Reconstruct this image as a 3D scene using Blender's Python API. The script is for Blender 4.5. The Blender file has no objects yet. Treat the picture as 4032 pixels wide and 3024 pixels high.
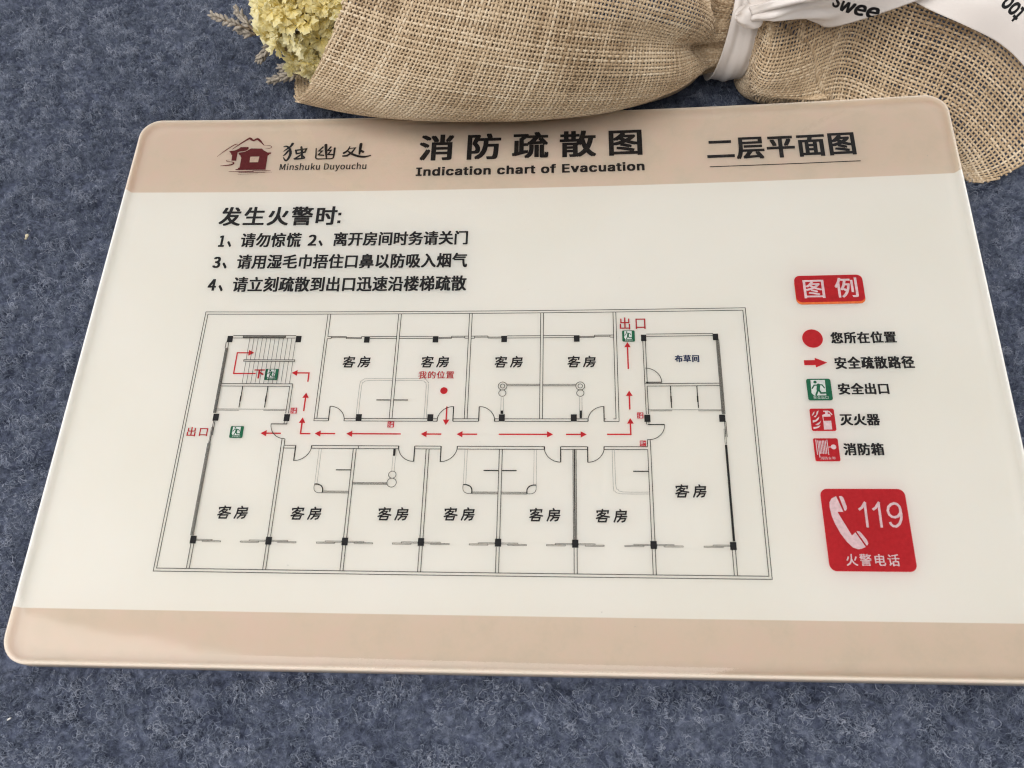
import bpy, math, random
import numpy as np

rng = np.random.default_rng(7)
random.seed(7)
sc = bpy.context.scene
COL = sc.collection

# ------------------------------------------------------------------ camera, light, exposure
cam_d = bpy.data.cameras.new('camera')
cam = bpy.data.objects.new('camera', cam_d)
COL.objects.link(cam)
from mathutils import Matrix, Vector
R_ = ((0.9992651, -0.0240494, 0.0298490), (0.0087248, 0.9009564, 0.4338219), (-0.0373258, -0.4332426, 0.9005041))          # lens pose solved from the sheet's own straight edges
CAMLOC = (0.006067, -0.134337, 0.258847)
CAMF = 3424.24
D_ = (1, -1, -1)
right = [R_[0][i] * D_[i] for i in range(3)]
down = [R_[1][i] * D_[i] for i in range(3)]
fwd = [R_[2][i] * D_[i] for i in range(3)]
cam.matrix_world = Matrix(((right[0], -down[0], -fwd[0], CAMLOC[0]), (right[1], -down[1], -fwd[1], CAMLOC[1]),
                           (right[2], -down[2], -fwd[2], CAMLOC[2]), (0, 0, 0, 1)))
cam_d.sensor_width = 36
cam_d.lens = 36 * CAMF / 4032
cam_d.clip_start = 0.01
cam_d.clip_end = 20
cam_d.dof.use_dof = True
cam_d.dof.focus_distance = 0.295
cam_d.dof.aperture_fstop = 18
sc.camera = cam

world = bpy.data.worlds.new('World')
sc.world = world
world.use_nodes = True
wt = world.node_tree
bg = wt.nodes['Background']
# soft daylit room: brighter overhead and on the far side, darker behind the viewer
wc = wt.nodes.new('ShaderNodeTexCoord'); wd = wt.nodes.new('ShaderNodeVectorMath'); wd.operation = 'DOT_PRODUCT'
wd.inputs[1].default_value = (-0.25, 0.52, 0.82)
wt.links.new(wc.outputs['Generated'], wd.inputs[0])
wr = wt.nodes.new('ShaderNodeMapRange'); wr.interpolation_type = 'SMOOTHSTEP'
for k_, v_ in (('From Min', -0.5), ('From Max', 1.0), ('To Min', 0.75), ('To Max', 1.0)):
    wr.inputs[k_].default_value = v_
wt.links.new(wd.outputs['Value'], wr.inputs['Value'])
wm = wt.nodes.new('ShaderNodeMath'); wm.operation = 'MULTIPLY'; wm.inputs[1].default_value = 0.34
wt.links.new(wr.outputs[0], wm.inputs[0]); wt.links.new(wm.outputs[0], bg.inputs['Strength'])
bg.inputs['Color'].default_value = (1.0, 0.965, 0.92, 1)


def area_light(name, loc, direction, sx, sy, watts, color, spin=0.0):
    l = bpy.data.lights.new(name, 'AREA')
    l.shape = 'RECTANGLE'; l.size = sx; l.size_y = sy
    l.energy = watts; l.color = color
    o = bpy.data.objects.new(name, l); COL.objects.link(o)
    q = Vector(direction).to_track_quat('-Z', 'Y')
    o.rotation_euler = (q.to_matrix() @ Matrix.Rotation(spin, 3, 'Z')).to_euler()
    o.location = loc
    return o


# ceiling light strip: its far edge is what mirrors in the sign's lower left corner
ew = Vector((-0.983, 0.182, 0)); en = Vector((-0.182, -0.983, 0))
mid = Vector((-0.52, 0.087, 1.5)) + ew * 0.45
area_light('ceiling_light', mid + en * 0.75, (0, 0, -1), 2.6, 1.5, 51, (1.0, 0.975, 0.96), math.radians(-10.5))
# added warm fill lamp, no real source: brightens the far right
area_light('side_light', (1.45, 0.95, 1.15), (-1.45, -0.85, -1.1), 0.9, 0.8, 22, (1.0, 0.96, 0.91))
# window on the left
area_light('window_light', (-1.75, 0.85, 0.95), (1.75, -0.80, -0.92), 1.3, 0.8, 7, (0.95, 0.97, 1.0))

sc.view_settings.view_transform = 'Standard'
sc.view_settings.look = 'None'
sc.view_settings.gamma = 1
sc.view_settings.exposure = 0
sc.render.engine = 'CYCLES'
sc.cycles.max_bounces = 8
sc.cycles.use_denoising = True
sc.cycles.filter_width = 1.15
try:
    sc.cycles.denoiser = 'OPENIMAGEDENOISE'
except Exception:
    pass

# ------------------------------------------------------------------ helpers
# ---- bouquet wrap surfaces (mm: u right, v towards viewer, h above carpet) ----
def catmull(P, n):
    """P (k, ...) control rows at even parameters -> n samples"""
    P = np.asarray(P, float); k = len(P)
    x = np.linspace(0, k - 1, n); i = np.clip(x.astype(int), 0, k - 2); f = (x - i)
    f = f.reshape((-1,) + (1,) * (P.ndim - 1))
    Pm = np.concatenate([2 * P[:1] - P[1:2], P, 2 * P[-1:] - P[-2:-1]])
    p0, p1, p2, p3 = Pm[i], Pm[i + 1], Pm[i + 2], Pm[i + 3]
    return 0.5 * (2 * p1 + (p2 - p0) * f + (2 * p0 - 5 * p1 + 4 * p2 - p3) * f ** 2 + (3 * p1 - p0 - 3 * p2 + p3) * f ** 3)
def ring(u, vc, a, b, lift=0.0, k=0.0):
    """circle section, control angles from back-bottom over the top? order: bottom -> front -> top -> back"""
    th = np.radians(np.linspace(-35, 285, 17))
    v = vc + a * np.sin(th); h = lift + b * (1 - np.cos(th))
    return np.stack([u + k * h, v, h], 1)
def prof(u, vf, pts, k=0.0):
    pts = np.array(pts, float)
    p = catmull(pts, 17)
    return np.stack([u + k * p[:, 1], vf + p[:, 0], p[:, 1]], 1)
def surface(sections, ns=260, nt=320, ref=.38):
    """sections of 17 points each -> dense grid, rows and columns evenly spaced by cloth length"""
    S = catmull(np.array(sections), 400)
    G = np.stack([catmull(r, 160) for r in S])
    out = np.zeros((len(G), nt, 3))
    for i in range(len(G)):
        d = np.concatenate([[0], np.cumsum(np.linalg.norm(np.diff(G[i], axis=0), axis=1))])
        t = np.linspace(0, d[-1], nt)
        for c in range(3): out[i, :, c] = np.interp(t, d, G[i, :, c])
    f = slice(int(nt * (ref - .06)), int(nt * (ref + .06)))
    d = np.concatenate([[0], np.cumsum(np.linalg.norm(np.diff(out[:, f], axis=0), axis=2).mean(1))])
    t = np.linspace(0, d[-1], ns); R = np.zeros((ns, nt, 3))
    for j in range(nt):
        for c in range(3): R[:, j, c] = np.interp(t, d, out[:, j, c])
    return R
def lengths(G, ref=.38):
    """cloth length along the front line and round every row"""
    n = G.shape[1]; f = slice(int(n * (ref - .06)), int(n * (ref + .06)))
    return np.linalg.norm(np.diff(G[:, f], axis=0), axis=2).sum(0).mean(), np.linalg.norm(np.diff(G, axis=1), axis=2).sum(1)
def left_lobe():
    s = [ring(55, -29, 38, 38, .6, .57), ring(78, -24, 40, 40, .6, .50), ring(100, -22, 42, 42, .6, .38), ring(124, -21.5, 43, 43, .6, .26),
         ring(148, -22, 43, 43, .6, .15), ring(172, -24, 41.5, 41.5, .6, .06), ring(190, -26.5, 38, 38, .8, 0), ring(202, -28.5, 32.5, 33, 1.2, 0),
         ring(209, -29.5, 25, 27, 2.5, 0), ring(214, -30, 16.5, 19, 4, 0), ring(222, -30, 14.5, 17, 5, 0)]
    G = surface(s)
    N = outward_(G); a = np.linspace(0, 1, G.shape[0])[:, None]; t = np.linspace(0, 1, G.shape[1])[None]
    rise = np.clip((a - .50) / .32, 0, 1); rise = rise * rise * (3 - 2 * rise) * np.clip((1.0 - a) / .08, 0, 1)
    tc = .55 - .10 * (a - .5)
    G = G + N * (rise * (4.2 * np.exp(-((t - tc) / .045) ** 2) - 4.6 * np.exp(-((t - tc + .085) / .035) ** 2) - 3.0 * np.exp(-((t - tc - .10) / .05) ** 2)))[..., None]
    return pleat(G, lambda a: 1.9 * np.clip((a - .62) / .3, 0, 1) ** 1.5 * np.clip((1.04 - a) / .1, .25, 1), 9, 1.0)
def skirt():
    P = [(-30, .6), (-6, .6), (0, 1.5), (2.0, 6), (-2, 12), (-10, 20), (-22, 31), (-38, 42), (-56, 48), (-76, 45), (-92, 30), (-98, 12)]
    Pf = [(-30, .5), (-5, .5), (0, 1.2), (.5, 4), (-5, 9), (-15, 17), (-27, 28), (-42, 39), (-60, 46), (-80, 44), (-98, 30), (-106, 10)]
    r0 = ring(236, -27.5, 30, 25, .6); r1 = prof(268, 5, Pf)
    s = [ring(231, -30, 14.5, 17, 5), ring(229.5, -30, 20, 21, 3), ring(229.5, -29, 25.5, 23.5, 1.2), ring(232, -27.5, 29, 25, .6), r0 * .74 + r1 * .26, r0 * .36 + r1 * .64,
         r1, prof(283, 9, Pf), prof(298, 14, Pf, .1), prof(309, 27.5, Pf, 0)]
    r = s[-1]; r[:, 0] += 27 * (1 - np.exp(-np.maximum(r[:, 2] - .5, 0) / 7.0)); r = s[-2]; r[:, 0] += 10 * (1 - np.exp(-np.maximum(r[:, 2] - .5, 0) / 9.0))
    G = surface(s, ref=.25)
    G = pleat(G, lambda a: 1.0 * np.clip(a / .12, 0, 1) * np.clip((1.0 - a) / .6, 0, 1), 5, 2.2)
    k_ = np.exp(-np.linspace(-2, 2, 27) ** 2); k_ /= k_.sum()
    Gp = np.concatenate([G[:1].repeat(13, 0) + (G[:1] - G[13:0:-1]), G, 2 * G[-1:] - G[-2:-15:-1]])
    G = sum(k_[i] * Gp[i:i + len(G)] for i in range(27))
    # the sheet's raised corner presses the cloth down
    u, v = G[..., 0], G[..., 1]
    cap = (u / 300.0) ** 2 * (12.666 - 8.860 * v / 200.0) - .9 + np.maximum(0, u - 300.5) * 3 + np.maximum(0, -.8 - v) * 4
    low = G[..., 2] < cap + 3.5
    G[..., 2] = np.where(low, np.minimum(G[..., 2], np.maximum(cap, .5)), np.maximum(G[..., 2], np.where(cap > 100, 0, np.minimum(cap + 7.5, np.where((u < 300.5) & (v > -.8), 99, 0)))))
    return G
def normals(G):
    du = np.gradient(G, axis=0); dv = np.gradient(G, axis=1)
    n = np.cross(du, dv); n /= np.linalg.norm(n, axis=2, keepdims=True) + 1e-9
    return n
def outward_(G):
    N = normals(G); c = G.mean(axis=1, keepdims=True)
    return N * np.sign(((G - c) * N).sum(2).mean())
def pleat(G, amp, n, ph):
    ns, nt = G.shape[:2]
    N = normals(G); c = G.mean(axis=1, keepdims=True)
    sgn = np.sign(((G - c) * N).sum(2).mean()); N = N * sgn
    a = np.linspace(0, 1, ns)[:, None]; t = np.linspace(0, 1, nt)[None]
    w = np.sin(2 * np.pi * n * t + ph + 1.3 * np.sin(5 * t + ph)) + .5 * np.sin(2 * np.pi * n * .43 * t + 2 * ph + 3 * a)
    G = G + N * (amp(a) * w)[..., None]
    G[..., 2] = np.maximum(G[..., 2], .5)
    return G

def link(o, parent=None):
    COL.objects.link(o)
    if parent is not None:
        o.parent = parent
    return o


def empty(name, loc, label, cat):
    o = bpy.data.objects.new(name, None); link(o)
    o.location = loc; o['label'] = label; o['category'] = cat
    return o


def mesh_np(name, V, F, mat, parent=None, smooth=False, attrs=None, label=None):
    """V (n,3) world metres; F (m,3|4) int array or list of tuples; parent must have no rotation"""
    V = np.asarray(V, np.float32)
    if parent is not None:
        p = parent; off = Vector((0, 0, 0))
        while p is not None:
            off += p.location; p = p.parent
        V = V - np.array(off, np.float32)
    me = bpy.data.meshes.new(name)
    if isinstance(F, np.ndarray):
        m, k = F.shape
        me.vertices.add(len(V)); me.vertices.foreach_set('co', V.ravel())
        me.loops.add(m * k); me.loops.foreach_set('vertex_index', F.astype(np.int32).ravel())
        me.polygons.add(m)
        me.polygons.foreach_set('loop_start', np.arange(0, m * k, k, dtype=np.int32))
        me.update(calc_edges=True)
    else:
        me.from_pydata([tuple(map(float, v)) for v in V], [], F)
        me.update()
    if smooth:
        me.polygons.foreach_set('use_smooth', np.ones(len(me.polygons), bool))
    for an, av in (attrs or {}).items():
        a = me.attributes.new(an, 'FLOAT', 'POINT'); a.data.foreach_set('value', np.asarray(av, np.float32))
    if mat is not None:
        me.materials.append(mat)
    o = bpy.data.objects.new(name, me)
    link(o, parent)
    if label:
        o['label'] = label
    return o


class NT:
    def __init__(s, name):
        s.m = bpy.data.materials.new(name); s.m.use_nodes = True
        s.t = s.m.node_tree; s.b = s.t.nodes['Principled BSDF']; s.out = s.t.nodes['Material Output']
    def n(s, typ, **kw):
        x = s.t.nodes.new(typ)
        for k, v in kw.items():
            if k.startswith('i_'):
                x.inputs[k[2:].replace('_', ' ')].default_value = v
            else:
                setattr(x, k, v)
        return x
    def l(s, a, b):
        s.t.links.new(a, b)
    def ramp(s, fac, stops):
        r = s.n('ShaderNodeValToRGB'); e = r.color_ramp.elements
        while len(e) < len(stops):
            e.new(0.5)
        for i, (p, c) in enumerate(stops):
            e[i].position = p; e[i].color = (*c, 1)
        s.l(fac, r.inputs['Fac']); return r.outputs['Color']


def ink(name, col, rough=0.22, translucent=0.0):
    t = NT(name); b = t.b
    ns = t.n('ShaderNodeTexNoise', i_Scale=900.0, i_Detail=2.0)
    tc = t.n('ShaderNodeTexCoord'); t.l(tc.outputs['Object'], ns.inputs['Vector'])
    c2 = tuple(min(1, c * 1.12 + .004) for c in col); c1 = tuple(c * 0.9 for c in col)
    t.l(t.ramp(ns.outputs['Fac'], [(0.3, c1), (0.7, c2)]), b.inputs['Base Color'])
    b.inputs['Roughness'].default_value = rough + .25; b.inputs['Specular IOR Level'].default_value = .1
    if translucent:
        tr = t.n('ShaderNodeBsdfTranslucent'); tr.inputs['Color'].default_value = (*[min(1, c * 1.3) for c in col], 1)
        mx = t.n('ShaderNodeMixShader'); mx.inputs[0].default_value = translucent
        t.l(b.outputs[0], mx.inputs[1]); t.l(tr.outputs[0], mx.inputs[2]); t.l(mx.outputs[0], t.out.inputs['Surface'])
    return t.m


BLACK = ink('black_ink', (0.012, 0.012, 0.014))
LINE = ink('line_ink', (0.014, 0.014, 0.014))
GREYL = ink('pale_line_ink', (0.36, 0.36, 0.35))
RED = ink('red_ink', (0.62, 0.030, 0.045), translucent=0.55)
MAROON = ink('maroon_ink', (0.115, 0.010, 0.013))
GREEN = ink('green_ink', (0.008, 0.125, 0.060))
ORANGE = ink('orange_ink', (0.80, 0.19, 0.05))
PINKW = ink('pale_ink', (0.76, 0.60, 0.63))  # white print; red light bleeding from the boxes is put into its colour
MINTW = ink('mint_ink', (0.70, 0.74, 0.72))
NAVY = ink('navy_ink', (0.02, 0.035, 0.09))
TANI = ink('tan_ink', (0.60, 0.47, 0.37))

# ------------------------------------------------------------------ the sign's own space: u right, v down (mm)
SU, SV = 300.0, 202.1
Z0 = 0.0045                                   # top of the sheet above the carpet at its left edge
def lift(u, v):                               # the sheet's right side bows up, highest at the far corner
    return (u / 300.0) ** 2 * (12.666 - 8.860 * v / 200.0)
def sign_xyz(uv, off):
    uv = np.asarray(uv, float).reshape(-1, 2)
    u, v = uv[:, 0], uv[:, 1]
    return np.stack([u / 1000 - .15, .1 - v / 1000, Z0 + (lift(u, v) + off) / 1000], 1)


def rrect(u0, v0, u1, v1, r, seg=8):
    P = []
    for cx, cy, a0 in ((u1 - r, v0 + r, -90), (u1 - r, v1 - r, 0), (u0 + r, v1 - r, 90), (u0 + r, v0 + r, 180)):
        for i in range(seg + 1):
            a = math.radians(a0 + 90 * i / seg)
            P.append((cx + r * math.cos(a), cy + r * math.sin(a)))
    return np.array(P)


class Art:
    """collects flat print in sign mm; later pieces sit a hair above earlier ones"""
    def __init__(s, off=0.05):
        s.V = []; s.F = []; s.n = 0; s.off = off; s.k = 0
    def add(s, P, F):
        z = s.off + s.k * 0.0015; s.k += 1
        V = sign_xyz(P, z)
        s.V.append(V); s.F += [tuple(i + s.n for i in f) for f in F]; s.n += len(V)
    def quad(s, u0, v0, u1, v1):
        nu = max(1, int(abs(u1 - u0) / 10)); nv = max(1, int(abs(v1 - v0) / 10))
        us = np.linspace(u0, u1, nu + 1); vs = np.linspace(v0, v1, nv + 1)
        P = [(a, b) for b in vs for a in us]
        F = [(j * (nu + 1) + i, (j + 1) * (nu + 1) + i, (j + 1) * (nu + 1) + i + 1, j * (nu + 1) + i + 1) for j in range(nv) for i in range(nu)]
        s.add(P, F)
    def line(s, u0, v0, u1, v1, w=0.21):
        if abs(u0 - u1) < 1e-6: s.quad(u0 - w / 2, min(v0, v1), u0 + w / 2, max(v0, v1))
        elif abs(v0 - v1) < 1e-6: s.quad(min(u0, u1), v0 - w / 2, max(u0, u1), v0 + w / 2)
        else: s.stroke([(u0, v0), (u1, v1)], w, False)
    def box(s, u0, v0, u1, v1, w=0.21):
        s.line(u0 - w / 2, v0, u1 + w / 2, v0, w); s.line(u0 - w / 2, v1, u1 + w / 2, v1, w)
        s.line(u0, v0 + w / 2, u0, v1 - w / 2, w); s.line(u1, v0 + w / 2, u1, v1 - w / 2, w)
    def poly(s, P, sub=True):
        from mathutils.geometry import tessellate_polygon
        P = [(float(a), float(b)) for a, b in P]
        T = tessellate_polygon([[Vector((a, b, 0)) for a, b in P]])
        F = []
        for t in T:
            a, b, c = (P[i] for i in t)
            cr = (b[0] - a[0]) * (c[1] - a[1]) - (b[1] - a[1]) * (c[0] - a[0])
            F.append(tuple(t) if cr < 0 else tuple(reversed(t)))
        s.add(P, F)
    def fill_rrect(s, u0, v0, u1, v1, r):
        O = rrect(u0, v0, u1, v1, r); c = np.array([(u0 + u1) / 2, (v0 + v1) / 2]); m = len(O)
        rings = [c + (O - c) * k for k in (1, .75, .5, .25)]
        P = np.concatenate(rings + [c[None]])
        F = []
        for k in range(3):
            for i in range(m):
                j = (i + 1) % m
                F.append((k * m + j, k * m + i, (k + 1) * m + i, (k + 1) * m + j))
        for i in range(m):
            F.append((3 * m + (i + 1) % m, 3 * m + i, 4 * m))
        s.add(P, F)
    def disc(s, u, v, r, ry=None, n=32):
        a = np.linspace(0, 2 * np.pi, n, endpoint=False)
        P = [(u + r * math.cos(x), v + (ry or r) * math.sin(x)) for x in a] + [(u, v)]
        s.add(P, [((i + 1) % n, i, n) for i in range(n)])
    def annulus(s, u, v, r, w, n=36):
        s.stroke([(u + r * math.cos(a), v + r * math.sin(a)) for a in np.linspace(0, 2 * np.pi, n, endpoint=False)], w, False, closed=True)
    def arc(s, u, v, r, a0, a1, w=0.22, n=14):
        s.stroke([(u + r * math.cos(math.radians(a)), v + r * math.sin(math.radians(a))) for a in np.linspace(a0, a1, n)], w, False)
    def stroke(s, P, w, caps=True, closed=False, smooth=0):
        P = np.array(P, float); w = np.broadcast_to(np.asarray(w, float), (len(P),)).copy() if np.ndim(w) == 0 or len(np.atleast_1d(w)) == len(P) else np.interp(np.linspace(0, 1, len(P)), np.linspace(0, 1, len(w)), w)
        if smooth:
            n = (len(P) - 1) * smooth + 1
            w = np.interp(np.linspace(0, 1, n), np.linspace(0, 1, len(P)), w); P = catmull(P, n)
        m = len(P)
        L = []; Rr = []
        for i in range(m):
            a = P[(i - 1) % m] if (closed or i > 0) else None
            b = P[(i + 1) % m] if (closed or i < m - 1) else None
            d1 = (P[i] - a) if a is not None else (b - P[i]); d2 = (b - P[i]) if b is not None else d1
            d1 = d1 / (np.linalg.norm(d1) + 1e-9); d2 = d2 / (np.linalg.norm(d2) + 1e-9)
            t = d1 + d2; t = t / (np.linalg.norm(t) + 1e-9); nn = np.array([-t[1], t[0]])
            k = min(1.6, 1 / max(0.3, abs(nn @ np.array([-d1[1], d1[0]]))))
            L.append(P[i] + nn * w[i] / 2 * k); Rr.append(P[i] - nn * w[i] / 2 * k)
        V = np.concatenate([L, Rr])
        F = [(i + m, i, (i + 1) % m, (i + 1) % m + m) for i in range(m if closed else m - 1)]
        F = [tuple(reversed(f)) for f in F]
        s.add(V, F)
        if caps and not closed:
            for e in (0, -1):
                s.disc(P[e][0], P[e][1], w[e] / 2, n=14)
    def glyphs(s, P, F):
        s.add(P, F)
    def done(s, name, mat, parent, label=None):
        V = np.concatenate(s.V)
        return mesh_np(name, V, s.F, mat, parent, label=label)

# ------------------------------------------------------------------ lettering, from Blender's own font
ALLCH = sorted(set('消防疏散图二层平面发生火警时请勿惊慌离开房间务关门用湿毛巾捂住口鼻以吸入烟气立刻到出迅速沿楼梯下我的位置布草例您所在安全路径灭器箱电话国水带、:1234'))
_tmp = {}
import os
def face(fn):                                 # faces that ship with Blender itself; None falls back to its default text face
    try:
        return bpy.data.fonts.load(os.path.join(bpy.utils.system_resource('DATAFILES'), 'fonts', fn))
    except Exception:
        return None
GROTESQUE = face('Inter.woff2'); HUMANIST = face('Noto Sans CJK Regular.woff2')
for ch in ALLCH:
    cu = bpy.data.curves.new('t', 'FONT'); cu.body = ch; cu.size = 1; cu.resolution_u = 4
    if HUMANIST is not None and ch in '1234': cu.font = HUMANIST
    o = bpy.data.objects.new('t', cu); COL.objects.link(o); _tmp[ch] = o
WORDS = ['Indication chart of Evacuation', 'Minshuku Duyouchu', 'Swee', 'too', 'o']
for wd in WORDS:
    cu = bpy.data.curves.new('t', 'FONT'); cu.body = wd; cu.size = 1; cu.resolution_u = 5
    fc = GROTESQUE if wd.startswith('Ind') else HUMANIST
    if fc is not None: cu.font = fc
    if wd.startswith('Ind'): cu.resolution_u = 3
    cu.space_character = {'Indication chart of Evacuation': 1.10, 'Minshuku Duyouchu': 1.03}.get(wd, 1.0)
    o = bpy.data.objects.new('t', cu); COL.objects.link(o); _tmp[wd] = o
bpy.context.view_layer.update()
_dg = bpy.context.evaluated_depsgraph_get()
GL = {}
for k, o in _tmp.items():
    ev = o.evaluated_get(_dg); me = ev.to_mesh()
    V = np.array([(v.co.x, v.co.y) for v in me.vertices], float).reshape(-1, 2); F = [tuple(p.vertices) for p in me.polygons]
    ev.to_mesh_clear(); GL[k] = (V, F)
for wd in WORDS[2:]:
    V, F = GL[wd]; h_ = {'Swee': .73, 'too': .66, 'o': .54}[wd]; GL[wd] = (V * (h_ / V[:, 1].max()), F)
for o in _tmp.values():
    cu = o.data; bpy.data.objects.remove(o); bpy.data.curves.remove(cu)
_g = GL['国'][0]; EX0, EX1, EY0, EY1 = _g[:, 0].min(), _g[:, 0].max(), _g[:, 1].min(), _g[:, 1].max()


def char(art, ch, u0, v0, w, h, bold=0.0, fit=False):
    """one character in the cell u0,v0 (top left) w x h mm; bold = extra stroke half width in mm"""
    V, F = GL[ch]
    if fit:
        x0, x1, y0, y1 = V[:, 0].min(), V[:, 0].max(), V[:, 1].min(), V[:, 1].max()
    else:
        x0, x1, y0, y1 = EX0, EX1, EY0, EY1
    iw, ih = w - 2 * bold, h - 1.2 * bold
    U = u0 + bold + (V[:, 0] - x0) / (x1 - x0) * iw
    W = v0 + .6 * bold + (y1 - V[:, 1]) / (y1 - y0) * ih
    P = np.stack([U, W], 1)
    F = [tuple(f) for f in F]
    shifts = [(0, 0)] if bold <= 0 else [(0, 0), (bold, bold * .6), (-bold, bold * .6), (bold, -bold * .6), (-bold, -bold * .6)]
    for du, dv in shifts:
        art.add(P + np.array([du, dv]), F)


def row(art, chars, u0, v0, u1, v1, cw, bold=0.0):
    n = len(chars); p = (u1 - u0 - cw) / max(1, n - 1)
    for i, ch in enumerate(chars):
        if ch != ' ':
            char(art, ch, u0 + i * p, v0, cw, v1 - v0, bold)

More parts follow.
